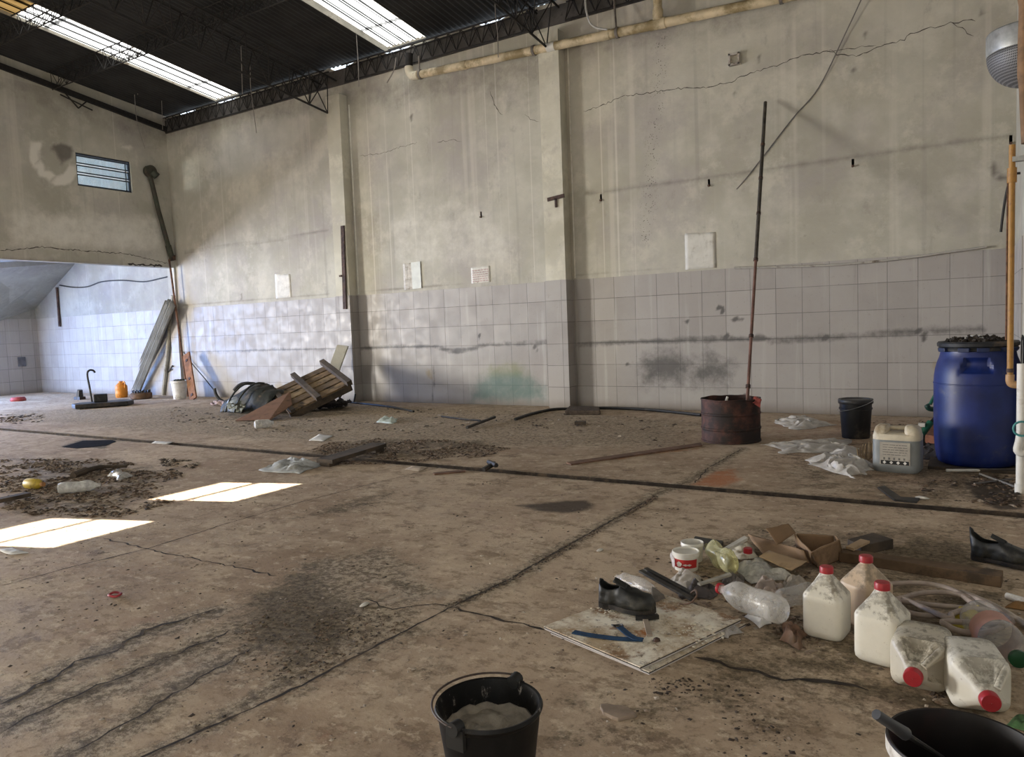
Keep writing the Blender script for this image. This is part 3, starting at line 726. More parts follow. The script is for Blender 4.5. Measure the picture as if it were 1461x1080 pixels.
# ------------------------------------------------------------------ drain pipe
M_PVC = mat('cream_pvc', (.60, .50, .33), .5, .15, 5, dirt=.45, dcol=(.26, .20, .10), dsc=3.)
M_PVCW = mat('white_pvc', (.66, .64, .58), .5, .12, 6, dirt=.25, dcol=(.30, .25, .18))
YP = -.20
P0 = WY(592, 108, YP); P1 = WY(1110, -2, YP); dirp = (P1-P0).normalized(); P2 = P0+dirp*(XR-.05-P0.x)/dirp.x
r = thing('drain_pipe', 'long cream plastic drain pipe running along the back wall under the eave', 'pipe', P0)
rad = .058
MB().tube([P0, P2], rad, 16).build('pipe', M_PVC, r, P0)
el = [P0+dirp*.06, P0-dirp*.02, P0-dirp*.075+Vector((0, 0, .025)), P0-dirp*.105+Vector((0, 0, .085)), P0-dirp*.11+Vector((0, 0, .15))]
MB().tube(spline(el, 6), rad*1.12, 14).build('elbow', mat('elbow_pvc', (.66, .60, .46), .45, .12, 5, dirt=.15), r, P0)
MB().tube([P0-dirp*.11+Vector((0, 0, .14)), P0-dirp*.09+Vector((0, 0, .34))], rad, 12).build('outlet', M_STEEL, r, P0)
T = WY(939, 40, YP); t = (T.x-P0.x)/dirp.x; T = P0+dirp*t
MB().tube([T, T+Vector((0, 0, .55))], rad*.95, 14).build('downpipe', M_PVC, r, P0)
b = MB(); b.tube([T-dirp*.10, T+dirp*.10], rad*1.14, 14); b.tube([T+Vector((0, 0, .04)), T+Vector((0, 0, .17))], rad*1.14, 14)
b.build('tee_joint', M_PVC, r, P0)
for px in (716, 820, 850): pass
for t in (.9, 2.35, 3.15): MB().tube([P0+dirp*(t-.06), P0+dirp*(t+.06)], rad*1.10, 14).build('coupling', M_PVCW if t == 2.35 else M_PVC, r, P0)
for px, py in ((762, 74), (881, 50), (1115, 2), (600, 106)):
    q = WY(px, py, YP); t = (q.x-P0.x)/dirp.x; q = P0+dirp*t
    b = MB(); b.tube([q-dirp*.018, q+dirp*.018], rad*1.2, 14)
    if px in (881, 600): b.tube([q+Vector((0, -.03, 0)), q+Vector((-.06, .06, .45 if px == 881 else .30))], .014, 6)
    b.build('bracket', mat('bracket_steel', (.16, .14, .12), .6, .3), r, P0)
# white conduits in the corners beside the pilasters
M_COND = mat('white_conduit', (.62, .60, .53), .7, .12)
for x, z1, lab in ((-4.31, 4.9, 'white conduit running up beside the pilaster nearer the corner'), (-.262, 5.0, 'white conduit running up beside the pilaster behind the cream pipe')):
    single(MB().tube([(x, -.018, 1.80), (x, -.018, z1)], .013, 8), 'conduit', M_COND, lab, 'conduit', 'corner conduits')
x = WY(511, 150).x
single(MB().tube([WY(498.5, 128, -.012), WY(505, 205, -.012), WY(511, 290, -.012)], .008, 6), 'conduit', M_COND, 'thin white wire fixed to the wall just right of the first corner conduit', 'conduit', 'thin wall wires') if False else None
for a, b_, lab in (((570, 120), (590, 400), 'thin white wire fixed down the wall below the pipe elbow'), ((697, 100), (701, 185), 'short thin white wire on the wall left of the second pilaster'), ((288, 185), (302, 430), 'thin white wire fixed down the wall near the room corner')):
    single(MB().tube([WY(*a, -.008), WY(*b_, -.008)], .006, 5), 'wall_wire', M_COND, lab, 'wire', 'white wires on the back wall')
# ================================================================== THINGS ON THE WALLS
M_RUST = mat('rust', (.17, .085, .05), .85, .5, 14, dirt=.35, dcol=(.05, .03, .022), bump=.3)
M_DRUST = mat('dark_rust', (.062, .038, .03), .8, .5, 14, dirt=.3, dcol=(.15, .07, .04))
# louvred window
r = struct(bpy.data.objects.new('window_1', None)); COL.objects.link(r); r.location = (XL-.06, (wy0+wy1)/2, wz0); r['label'] = 'small louvred window with pale blue glass high in the left wall'
f = MB(); wdt, hgt = wy1-wy0, wz1-wz0; M_WF = mat('dark_window_frame', (.035, .045, .06), .5, .3)
for c, d in (((0, -wdt/2+.012, hgt/2), (.05, .024, hgt)), ((0, wdt/2-.012, hgt/2), (.05, .024, hgt)), ((0, 0, .012), (.05, wdt, .024)), ((0, 0, hgt-.012), (.05, wdt, .024))): f.box(c, d)
f.build('window_frame', M_WF, r, smooth=0)
def blue_glass():
    t = NT('pale_blue_glass'); tr = t.n('ShaderNodeBsdfTransparent'); n = t.noise(6, 5, .7)
    t.put(tr.inputs[0], t.mix(t.ramp(n, .4, .65), (.88, .95, .99), (.95, .975, .995)))
    b = t.bsdf((.55, .7, .8), .15, spec=.6); mx = t.n('ShaderNodeMixShader'); mx.inputs[0].default_value = .10
    t.t.links.new(tr.outputs[0], mx.inputs[1]); t.t.links.new(b, mx.inputs[2]); return t.end(mx.outputs[0])
M_BG = blue_glass()
for i, (z0, z1, tilt) in enumerate(((.03, .21, .015), (.255, .375, .06), (.42, .545, .06))):
    g = MB(); g.box((0, 0, (z0+z1)/2), (.006, wdt-.06, z1-z0), M=Matrix.Translation((.0, 0, (z0+z1)/2)) @ Matrix.Rotation(-.35 if i else 0, 4, 'Y') @ Matrix.Translation((0, 0, -(z0+z1)/2)))
    p = g.build('pane', M_BG, r, smooth=0)
    c = MB()
    for z in (z0, z1): c.box((.006, 0, z), (.016, wdt-.05, .020))
    for s in (-1, 1): c.box((.0, s*(wdt/2-.03), (z0+z1)/2), (.03, .014, z1-z0))
    c.build('clip', M_WF, p, smooth=0)
# green pipe in the corner of the left wall with its flange
pts = [WX(213, 250, XL+.06), WX(217, 262, XL+.07), WX(226, 300, XL+.07), WX(240, 350, XL+.06), WX(246, 372, XL+.05)]
M_GRN = mat('old_green_paint', (.052, .060, .040), .7, .4, 12, dirt=.5, dcol=(.06, .045, .035))
r = thing('green_pipe', 'old dark green pipe slanting down the left wall into the corner', 'pipe', pts[0])
MB().tube(pts, .042, 10).build('pipe', M_GRN, r, pts[0])
b = MB(); c = WX(212, 245, XL+.01); b.tube([c, c+Vector((.10, 0, 0))], .115, 18); b.tube([c+Vector((.1, .02, -.02)), c+Vector((.14, .08, -.1))], .07, 12); b.build('flange', M_GRN, r, pts[0])
b = MB(); b.tube([pts[3]-Vector((0, 0, 0)), pts[3].lerp(pts[4], .7)], .055, 10); b.build('collar', M_GRN, r, pts[0])
c = MB(); c.box(pts[4]+Vector((.0, 0, .06)), (.10, .08, .10)); c.build('clamp', M_DRUST, r, pts[0])
# wires along the alcove wall
single(MB().tube(spline([WY(a, b, -.03) for a, b in ((85, 407), (105, 410), (125, 409), (145, 402), (175, 400), (205, 402), (230, 397), (247, 393))], 5), .014, 6), 'wall_cable', mat('black_cable', (.025, .024, .023), .6), 'black cable sagging along the alcove wall', 'cable')
single(MB().tube([WY(81, 410, -.05), WY(85, 466, -.05)], .028, 8), 'hanging_bar', M_DRUST, 'short dark pipe hanging on the alcove wall', 'pipe')
# rusty channel on the first pilaster, bracket on the second
a, b_ = WY(488, 322, -.225), WY(491.5, 441, -.240)
k = MB(); k.prism([a+Vector((-.035, 0, 0)), a+Vector((.035, 0, 0)), b_+Vector((.035, 0, 0)), b_+Vector((-.035, 0, 0))], (0, .025, 0)); k.box(b_+Vector((-.05, 0, .55)), (.05, .02, .03))
single(k, 'steel_channel', M_DRUST, 'dark rusty vertical bar fixed to the pilaster nearer the corner', 'metal bar', smooth=0)
c = WY(793, 282, -.21); k = MB(); k.box(c, (.26, .02, .05), M=Matrix.Translation(c) @ Matrix.Rotation(-.1, 4, 'Y') @ Matrix.Translation(-c)); k.box(c+Vector((0, 0, -.07)), (.03, .02, .12))
single(k, 'wall_bracket', M_DRUST, 'dark tee-shaped bracket on the pilaster below the cream pipe', 'bracket', smooth=0)
# small clips left on the wall
for px, py, lab in ((858, 284, 'small rusty clip on the wall just right of the second pilaster'), (1012, 263, 'small rusty clip on the wall left of the tall leaning pole'), (1217, 235, 'small rusty clip on the wall right of the slanting cable'), (1442, 202, 'small rusty clip on the wall under the mesh bowl'), (687, 308, 'small rusty clip on the wall above the printed notice')):
    c = WY(px, py, -.01); k = MB(); k.box(c+Vector((0, 0, .02)), (.028, .02, .085)); k.box(c+Vector((0, -.022, -.02)), (.02, .04, .02))
    single(k, 'wall_clip', M_DRUST, lab, 'clip', 'rusty clips on the back wall', smooth=0)
# square junction box
c = WY(1048, 85, -.035); r = thing('junction_box', 'small open square metal box on the upper wall', 'box', c+Vector((0, .035, -.06)))
k = MB(); M_BOX = mat('pale_box_metal', (.45, .41, .36), .7, .25, 20, dirt=.3)
for dx, dz, w, h in ((-.055, 0, .022, .14), (.055, 0, .022, .14), (0, .06, .13, .022), (0, -.06, .13, .022)): k.box(c+Vector((dx, 0, dz)), (w, .07, h))
k.build('rim', M_BOX, r, r.location, smooth=0)
k = MB(); k.box(c+Vector((0, .025, 0)), (.10, .012, .11)); k.build('back_plate', mat('dim_box_metal', (.30, .27, .24), .8), r, r.location, smooth=0)
# slanting cable
pts = [WY(a, b, y) for a, b, y in ((1233, -10, -.08), (1215, 28, -.06), (1206, 48, -.05), (1186, 87, -.04), (1168, 125, -.03), (1150, 138, -.03), (1130, 170, -.03), (1100, 214, -.03), (1072, 245, -.03), (1051, 270, -.02))]
single(MB().tube(spline([pts[i] for i in (0, 2, 4, 6, 8, 9)], 6), .006, 6), 'wall_cable', mat('grey_cable', (.16, .15, .14), .7), 'thin grey cable slanting across the wall past the pole top', 'cable')
# notices and pale patches of paper
M_PAP = mat('old_paper', (.66, .64, .58), .9, .10, 10, dirt=.22, dcol=(.42, .38, .31), dsc=14.)
M_PAP2 = mat('blank_paper', (.60, .585, .53), .9, .08, 6, dirt=.30, dcol=(.42, .395, .34), dsc=8.)
def poster(px, name, lab, m, amp=.004):
    c = [WY(a, b, -.022) for a, b in px]; k = MB()
    k.grid(lambda u, v: (c[0]*(1-u)+c[1]*u)*(1-v)+(c[3]*(1-u)+c[2]*u)*v+Vector((0, -abs(noise.noise(Vector((u*4, v*5, px[0][0]))))*amp*3, 0)), 8, 10)
    return k, c
k, c = poster([(977, 333), (1021, 331), (1022, 382), (978, 385)], '', '', M_PAP2)
single(k, 'wall_sheet', M_PAP2, 'large blank whitish sheet on the wall just above the tiles', 'paper', solid=.002)
k, c = poster([(392, 391), (414, 391), (416, 424), (394, 426)], '', '', M_PAP)
single(k, 'wall_notice', M_PAP, 'white paper notice on the wall left of the first pilaster', 'paper', solid=.002)
k, c = poster([(575, 376), (600, 373), (602, 411), (577, 414)], '', '', M_PAP)
r = thing('wall_notice', 'torn two-tone white poster on the wall between the pilasters', 'paper', c[3])
k.build('sheet', mat('dirty_paper', (.56, .53, .47), .9, .15, 12, dirt=.4, dcol=(.33, .29, .24), dsc=16.), r, c[3], solid=.002)
e = [q+Vector((0, -.014, 0)) for q in (c[0].lerp(c[1], .48), c[1], c[2], c[3].lerp(c[2], .5))]
MB().prism(e, (0, .002, 0)).build('white_half', mat('fresh_paper', (.70, .72, .67), .9, .06), r, c[3], smooth=0)
k, c = poster([(672, 382), (699, 379), (700, 402), (673, 405)], '', '', M_PAP)
r = thing('wall_notice', 'small printed notice with faded pink lettering on the wall', 'paper', c[3])
k.build('sheet', M_PAP, r, c[3], solid=.002)
b = MB()
rn = random.Random(5)
for i in range(6):
    v = .18+i*.135; u = .08
    while u < .9:
        w = .05+rn.random()*.09; w = min(w, .93-u)
        q = [(c[0]*(1-uu)+c[1]*uu)*(1-vv)+(c[3]*(1-uu)+c[2]*uu)*vv+Vector((0, -.013, 0)) for uu, vv in ((u, v), (u+w, v), (u+w, v+.055), (u, v+.055))]
        b.add(q, [(0, 1, 2, 3)]); u += w+.035
b.build('lettering', mat('faded_pink_ink', (.50, .36, .34), .9), r, c[3], smooth=0)
# sagging grey trunking along the top of the tiles
pts = [WY(a, b, -.05) for a, b in ((1048, 382), (1090, 381.5), (1140, 380), (1190, 378), (1250, 373), (1310, 366), (1350, 360), (1385, 355.5), (1408, 352))]
single(MB().tube(spline(pts, 5), .021, 8, flat=.6), 'cable_trunking', mat('grey_trunking', (.44, .42, .38), .7, .15, 6, dirt=.3), 'grey strip of trunking sagging off the wall above the tiles', 'trunking')
# mesh bowl on the right wall
c = Vector((XR-.005, -1.75, WY(1455, 76, -1.75).z)); Rb = .275
r = thing('mesh_bowl', 'grey mesh bowl with a galvanised band high on the right wall', 'bowl', c)
M_GALV = mat('galvanised', (.44, .45, .44), .45, .25, 9, metal=.5, dirt=.2)
MB().lathe([(Rb, 0), (Rb*1.01, .01), (Rb*1.01, .165), (Rb*.97, .18)], 24, a0=PI/2, a1=PI*1.5).build('band', M_GALV, r, solid=.006)
def mesh_mat():
    t = NT('wire_mesh'); a = t.n('ShaderNodeTexCoord').outputs['UV']; p = t.pos(); s = t.sep(p)
    ang = t.n('ShaderNodeMath', operation='ARCTAN2'); t.put(ang.inputs[0], s[1]); t.put(ang.inputs[1], s[0])
    g1 = t.math('SINE', t.math('MULTIPLY', ang.outputs[0], 130.)); g2 = t.math('SINE', t.math('MULTIPLY', s[2], 330.))
    f = t.ramp(t.math('MAXIMUM', g1, g2), .1, .6)
    return t.end(t.bsdf(t.mix(f, (.035, .035, .037), (.25, .25, .255)), .55, metal=.2))
MB().lathe([(Rb*math.cos(a), -Rb*math.sin(a)*1.0) for a in [i*PI/2/14 for i in range(14)]]+[(.004, -Rb)], 24, a0=PI/2, a1=PI*1.5).build('mesh', mesh_mat(), r, solid=.004)
# brown post and yellow gas pipe near the right wall
q0 = VP(1457, 205, Vector((4.70, -3.66, 0))); q1 = VP(1452, -15, Vector((4.70, -3.66, 0)))
single(MB().tube(spline([q0+Vector((.03, 0, 0)), q0.lerp(q1, .45)+Vector((.025, 0, 0)), q1+Vector((.04, 0, .0)), q1+Vector((-.02, 0, .5))], 5), [.032]*5+[.04]*5+[.05]*6, 10), 'brown_pipe', mat('brown_paint', (.23, .135, .07), .7, .25, 5, dirt=.3), 'brown pipe leaning beside the mesh bowl at the right edge', 'pipe')
G0 = Vector((0, -3.66, 0)); gp = _pl(1441, 548, 1, -3.66); gx_ = gp.x
M_GAS = mat('yellow_gas_paint', (.36, .19, .045), .5, .25, 6, dirt=.35, dcol=(.17, .08, .035))
r = thing('gas_pipe', 'yellow gas pipe running down in front of the blue drum', 'pipe', (gx_, -3.66, .5))
zt = WY(1456, 205, -3.66).z
MB().tube([(gx_, -3.66, gp.z+.03), (gx_, -3.66, zt)], .0175, 12).build('pipe', M_GAS, r, r.location)
e = [(gx_, -3.66, gp.z+.06), (gx_, -3.66, gp.z+.02), (gx_+.012, -3.66, gp.z), (gx_+.05, -3.66, gp.z-.004)]
MB().tube(spline(e, 5), .024, 12).build('elbow', mat('copper_tan', (.42, .25, .12), .5, .2), r, r.location)
MB().tube([(gx_+.04, -3.66, gp.z-.004), (XR-.005, -3.66, gp.z-.004)], .015, 10).build('branch', mat('copper_tan', (.42, .25, .12)), r, r.location)
MB().tube([(gx_, -3.66, gp.z+.075), (gx_, -3.66, gp.z+.10)], .021, 12).build('collar', M_DRUST, r, r.location)
z3 = WY(1455, 250, -3.66).z
MB().tube([(gx_, -3.66, z3-.04), (gx_, -3.66, z3+.05)], .026, 12).build('coupling', M_GAS, r, r.location)
k = MB(); k.box((gx_+.05, -3.66, z3+.10), (.10, .05, .03)); k.build('clamp', M_GALV, r, r.location, smooth=0)
MB().tube([(gx_-.022, -3.62, gp.z+.28), (gx_-.02, -3.62, zt-.15)], .006, 6).build('thin_tube', M_RUST, r, r.location)
# black cable end sticking out by the gas pipe
pts = [WY(a, b, -3.60) for a, b in ((1456, 247), (1447, 249), (1440, 260), (1435, 280), (1431, 305), (1428, 331))]
single(MB().tube(spline(pts, 6), .0075, 8), 'cable_end', mat('black_cable', (.03, .03, .03)), 'black cable end curving down beside the yellow gas pipe', 'cable')
# white waste pipe at the lower right
wx_ = _pl(1457, 650, 1, -3.70).x
r = thing('waste_pipe', 'white plastic waste pipe standing at the right edge beside the blue drum', 'pipe', (wx_, -3.7, 0))
MB().tube([(wx_, -3.7, .03), (wx_, -3.7, .82)], .028, 14).build('pipe', M_PVCW, r, r.location)
MB().tube([(wx_, -3.7, 0), (wx_, -3.7, .06)], .034, 14).build('socket', M_PVCW, r, r.location)
z4 = _pl(1455, 635, 1, -3.7).z
MB().tube(spline([(wx_, -3.7, z4+.10), (wx_-.01, -3.72, z4+.03), (wx_-.02, -3.73, z4-.03), (wx_+.01, -3.73, z4-.045), (wx_+.05, -3.72, z4-.02)], 4), .024, 12).build('bend', M_PVCW, r, r.location)
MB().tube([Vector((wx_+.045*math.cos(a), -3.745, z4+.11+.045*math.sin(a))) for a in [i*PI/8 for i in range(16)]], .007, 6, closed=True).build('green_ring', mat('teal_plastic', (.05, .22, .22), .5), r, r.location)
# dark coil of wire behind
c = Vector((XR-.06, -3.1, .86)); k = MB()
for i in range(4): k.tube([c+Vector((.02*math.sin(i*2), (.09+.015*i)*math.cos(a), (.14-.01*i)*math.sin(a))) for a in [j*PI/9 for j in range(18)]], .004, 5, closed=True)
single(k, 'wire_coil', mat('black_cable', (.03, .03, .03)), 'loose dark coil of wire hanging on the right wall by the drum', 'wire')
# socket boxes on the end wall of the alcove
c = WX(31, 516, XA+.04); k = MB(); k.box(c, (.04, .16, .22)); single(k, 'socket_box', mat('grey_socket', (.12, .12, .13), .7), 'dark grey socket box on the end wall of the alcove', 'socket', smooth=0)
# ================================================================== FAR FLOOR: ALCOVE CORNER
M_BLK = mat('black_plastic', (.012, .012, .013), .45, .3, 8, dirt=.25, dcol=(.09, .075, .06), spec=.4)
M_BLKM = mat('black_greasy_metal', (.018, .017, .016), .5, .5, 14, dirt=.3, dcol=(.07, .05, .035))
M_GREY = mat('grey_asbestos', (.27, .27, .25), .9, .2, 3, dirt=.2, dcol=(.14, .14, .12), dsc=2.)
M_WOOD = mat('weathered_wood', (.17, .115, .062), .85, .35, 5, dirt=.35, dcol=(.05, .035, .022), stretch=(1, 1, 1))
M_WOODD = mat('dark_wood', (.062, .047, .034), .85, .35, 6, dirt=.3)
M_BROWN = mat('brown_board', (.20, .105, .062), .75, .25, 6, dirt=.3, dcol=(.09, .05, .03))
M_WHT = mat('white_plastic', (.66, .65, .62), .45, .1, 5, dirt=.3, dcol=(.32, .28, .22), spec=.4)
M_ORG = mat('orange_plastic', (.62, .23, .02), .45, .15, 5, dirt=.2)
def Rz(a): return Matrix.Rotation(a, 4, 'Z')
def T3(v): return Matrix.Translation(Vector(v))
def frame(a, b, side=None):
    """matrix with local Z along a->b, origin a"""
    a, b = Vector(a), Vector(b); z = (b-a).normalized()
    s = Vector(side) if side is not None else (Vector((0, 0, 1)) if abs(z.z) < .9 else Vector((1, 0, 0)))
    x = (s-z*s.dot(z)).normalized(); y = z.cross(x)
    return Matrix(((x.x, y.x, z.x, a.x), (x.y, y.y, z.y, a.y), (x.z, y.z, z.z, a.z), (0, 0, 0, 1)))
# three corrugated strips leaning against the wall
for i, (bx, by, tx, ty, lab) in enumerate(((184, 561, 239, 432, 'leftmost grey corrugated strip of the leaning bundle in the alcove corner'), (190, 562, 243, 430, 'middle grey corrugated strip of the leaning bundle in the alcove corner'), (195, 563, 247, 434, 'rightmost grey corrugated strip of the leaning bundle in the alcove corner'))):
    a = F(bx, by, .012); b = WY(tx, ty, -.20-.02*i); L = (b-a).length; M = frame(a, b, (0, -1, .2))
    k = MB(); k.grid(lambda u, v: Vector((.026*math.cos(u*PI*6)+.0, (u-.5)*.15, v*L)), 36, 6, M=M)
    single(k, 'corrugated_strip', M_GREY, lab, 'corrugated sheet', 'leaning corrugated strips', solid=.008)
a, b = F(233, 563, .02), WY(249, 398, -.09)
b = a.lerp(b, .86)
single(MB().tube([a, b], .04, 8), 'pale_pole', mat('pale_pole_wood', (.34, .32, .26), .8, .2, 5, dirt=.3), 'pale wooden pole leaning in the corner behind the corrugated strips', 'pole')
a, b = F(222, 560, .015), WY(246, 522, -.1)
single(MB().tube([a, b], .018, 6), 'dark_stick', M_BLKM, 'thin dark stick leaning low behind the pale pole', 'stick')
# rusty plank and long rod leaning in the corner
a, b = F(276, 570, 0.0), WY(266, 505, -.25)
r = thing('rusty_plank', 'rusty orange plank leaning in the room corner beside the white bucket', 'plank', a)
L = (b-a).length; M = frame(a, b, (1, 0, 0)); k = MB(); k.box((0, 0, L/2), (.19, .03, L), M=M); k.build('board', mat('rust_orange', (.23, .10, .04), .85, .35, 8, dirt=.3, dcol=(.11, .05, .03)), r, a, smooth=0)
k = MB()
for t in (.1, .45, .85): k.box((0, -.02, L*t), (.05, .012, .05), M=M)
k.build('hinge', M_DRUST, r, a, smooth=0)
a, b = F(268, 566, .0), Vector((XL+.08, -.20, 2.75))
single(MB().tube([a, b], .02, 8), 'rusty_rod', M_RUST, 'long thin rusty rod standing in the room corner below the green pipe', 'rod')
# cables looped on the floor of the corner
single(MB().tube(spline([WY(262, 502, -.06), WY(275, 520, -.06), WY(292, 540, -.08), WY(306, 558, -.1), F(312, 570, .02)], 6), .010, 6), 'loose_cable', mat('black_cable', (.03, .03, .03)), 'thin dark cable hanging down the tiles beside the rusty plank', 'cable')
# white bucket with dark stuff in it
def lathe_pail(r, r0, r1, h, m, wall=.004, name='body', lip=.006, n=32):
    p = [(r0*.96, 0), (r0, .006)]+[(r0+(r1-r0)*t, .006+(h-.006)*t) for t in (.25, .5, .75, .86)]+[(r1, h-.045), (r1+lip, h-.042), (r1+lip, h-.03), (r1, h-.028), (r1, h-.012), (r1+lip, h-.010), (r1+lip, h), (r1-wall, h)]
    p += [(r0+(r1-r0)*t-wall, .006+(h-.006)*t) for t in (.75, .5, .25, .02)]+[(.0005, .010)]
    return MB().lathe(p, n, cap1=False).build(name, m, r)
P = F(257, 569); r = thing('white_bucket', 'white plastic bucket with a dark tuft in it beside the rusty plank', 'bucket', P)
lathe_pail(r, .115, .150, .36, M_WHT)
k = MB()
for i in range(26):
    a = i*2.4; q = Vector((.09*math.cos(a)*(i/26), .09*math.sin(a)*(i/26), .30)); k.tube([q, q+Vector((.03*math.cos(a*2), .03*math.sin(a*2), .08+.07*noise.noise(Vector((i, 0, 0)))))], .016, 5)
k.build('dark_tuft', mat('dark_green_rag', (.02, .03, .02), .9, .4), r)
# orange jug
P = F(174, 567); r = thing('orange_jug', 'orange plastic jug standing left of the corrugated strips', 'jug', P)
k = MB(); k.lathe([(.10, 0), (.115, .02), (.118, .12), (.112, .14), (.118, .16), (.115, .24), (.07, .29), (.045, .31), (.045, .34)], 24); k.build('body', M_ORG, r)
MB().tube(spline([(.06, 0, .29), (.10, 0, .33), (.14, 0, .30), (.125, 0, .20)], 5), .014, 8).build('handle', M_ORG, r)
# black tray of machine parts with a hooked rod
P = F(150, 580); r = thing('machine_base', 'flat black machine base with a hooked rod on the floor near the alcove', 'machine part', P)
k = MB(); M = Rz(1.06); k.prism([(-.46, -.26, .015), (.36, -.28, .015), (.47, -.05, .015), (.38, .27, .015), (-.40, .27, .015), (-.52, 0, .015)], (0, 0, .075), M=M); k.build('tray', M_BLKM, r, bevel=.012, smooth=0)
k = MB()
for x in (-.36, .32):
    for y in (-.2, .2): k.box((x, y, .008), (.06, .06, .016), M=M)
k.build('foot', M_BLKM, r, smooth=0)
MB().box((-.06, .05, .16), (.22, .18, .14), M=M).build('motor_block', M_BLKM, r, bevel=.015, smooth=0)
p = [M @ Vector(q) for q in ((-.20, .0, .10), (-.22, 0, .36), (-.24, 0, .60), (-.20, 0, .67), (-.14, 0, .66), (-.12, 0, .62))]
MB().tube(spline(p, 5), .017, 8).build('hooked_rod', M_BLKM, r)
P = F(114, 570); k = MB(); k.tube([P+Vector((0, 0, .03)), P+Vector((.03, 0, .20))], [.07, .05], 8); k.box(P+Vector((0, 0, .03)), (.22, .12, .06)); single(k, 'metal_lump', M_BLKM, 'small dark metal lump just left of the black machine base', 'machine part')
P = F(202, 569); r = thing('rusty_rotor', 'rusty brake drum lying on the floor beside the corrugated strips', 'brake drum', P)
MB().lathe([(.17, 0), (.20, .02), (.20, .11), (.17, .13), (.12, .13), (.11, .05), (.001, .05)], 28, cap1=False).build('drum', mat('brown_rust', (.11, .06, .03), .8, .5, 10, dirt=.3), r)
k = MB()
for i in range(14):
    a = i*2*PI/14; k.box((.155*math.cos(a), .155*math.sin(a), .15), (.03, .03, .05))
k.build('studs', M_BLKM, r, smooth=0)
P = F(26, 572); k = MB(); k.lathe([(.14, 0), (.15, .03), (.12, .08), (.001, .09)], 16, M=T3(P)); single(k, 'red_lump', mat('faded_red', (.30, .05, .045), .7, .3), 'small reddish lump on the floor deep in the alcove', 'rubble')
# ================================================================== RUBBISH HEAP AND PALLET
c0 = F(414, 592, .03); c3 = WY(501, 549, -1.15); c2 = WY(466, 522, -.62); c1 = c0+(c2-c3)
r = thing('wooden_pallet', 'broken wooden pallet tipped up on the rubbish heap by the first pilaster', 'pallet', Vector((c0.x, c0.y, 0)))
u = (c3-c0); v = (c1-c0); nrm = u.cross(v).normalized()
if nrm.y > 0: nrm = -nrm
Lu, Lv = u.length, v.length; un, vn = u.normalized(), v.normalized()
def plank(name, a0, a1, b0, b1, d0, d1, m):
    k = MB(); o = c0
    q = [o+un*a0*Lu+vn*b0*Lv, o+un*a1*Lu+vn*b0*Lv, o+un*a1*Lu+vn*b1*Lv, o+un*a0*Lu+vn*b1*Lv]
    k.prism([p+nrm*d0 for p in q], nrm*(d1-d0)); return k.build(name, m, r, r.location, smooth=0)
for i in range(5):
    b0 = .02+i*.20; plank('slat', .0, .98, b0, b0+.155, -.0, .025, mat('pallet_wood_%s' % 'abc'[i % 3], [(.205, .135, .070), (.15, .10, .055), (.23, .16, .085)][i % 3], .85, .3, 5, dirt=.4, dcol=(.05, .035, .02)))
plank('cross_board', .93, 1.01, -.06, 1.08, .025, .10, M_WOODD); plank('cross_board', .42, .50, -.05, 1.12, .025, .085, M_WOODD); plank('cross_board', .02, .09, -.02, 1.0, .025, .07, M_WOODD)
for b0 in (.0, .92): plank('edge_beam', .0, 1.0, b0, b0+.08, -.09, 0, M_WOODD)
# brown sheet of board in front
q = [F(335, 600, .012), F(384, 599, .02), VP(416, 577, F(400, 594)), VP(413, 559, F(400, 590))]
k = MB(); k.prism([p for p in q], Vector((0, .015, -.008)))
single(k, 'brown_board', M_BROWN, 'brown sheet of board leaning low against the left end of the pallet', 'board', smooth=0)
q = [F(372, 600, .006), F(410, 594, .006), F(405, 588, .03), F(375, 594, .03)]
# dark tarp and inner tube
cH = F(372, 586)
r = thing('black_tarp', 'crumpled black rubber tarp in the middle of the rubbish heap', 'tarp', cH)
k = MB()
def tarp(u, v):
    a = PI*v; x = (u-.5)*1.05; y = .34*math.cos(a); z = .42*math.sin(a)*(1-.6*abs(u-.55)**1.3*1.6)
    n = noise.noise(Vector((u*6, v*5, 3)))*.06+noise.noise(Vector((u*15, v*9, 1)))*.03
    return Vector((x+n, y+n, max(.004, z+n)))
k.grid(tarp, 26, 18); k.build('tarp', mat('black_tarp', (.016, .018, .014), .6, .5, 16, dirt=.25), r, solid=.004)
for i in range(2):
    x = -.30+.16*i
    MB().tube([Vector((x+.16*math.sin(a)+.05*i, .36*math.cos(a)-.06, .02+.425*math.sin(a))) for a in [j*PI/12 for j in range(13)]], .014, 8).build('strap', mat('strap_rubber', (.028, .03, .024), .5, .4, 20), r)
P = F(338, 588); r = thing('white_jug', 'bluish white plastic can lying at the left end of the rubbish heap', 'jug', P)
k = MB(); M = T3((0, 0, .12)) @ Rz(.5) @ Matrix.Rotation(PI/2, 4, 'X')
k.lathe([(.001, -.13), (.10, -.13), (.12, -.11), (.12, .08), (.09, .13), (.04, .15), (.001, .15)], 20, M=M); k.build('can', mat('bluish_plastic', (.50, .56, .64), .4, .12, 6), r)
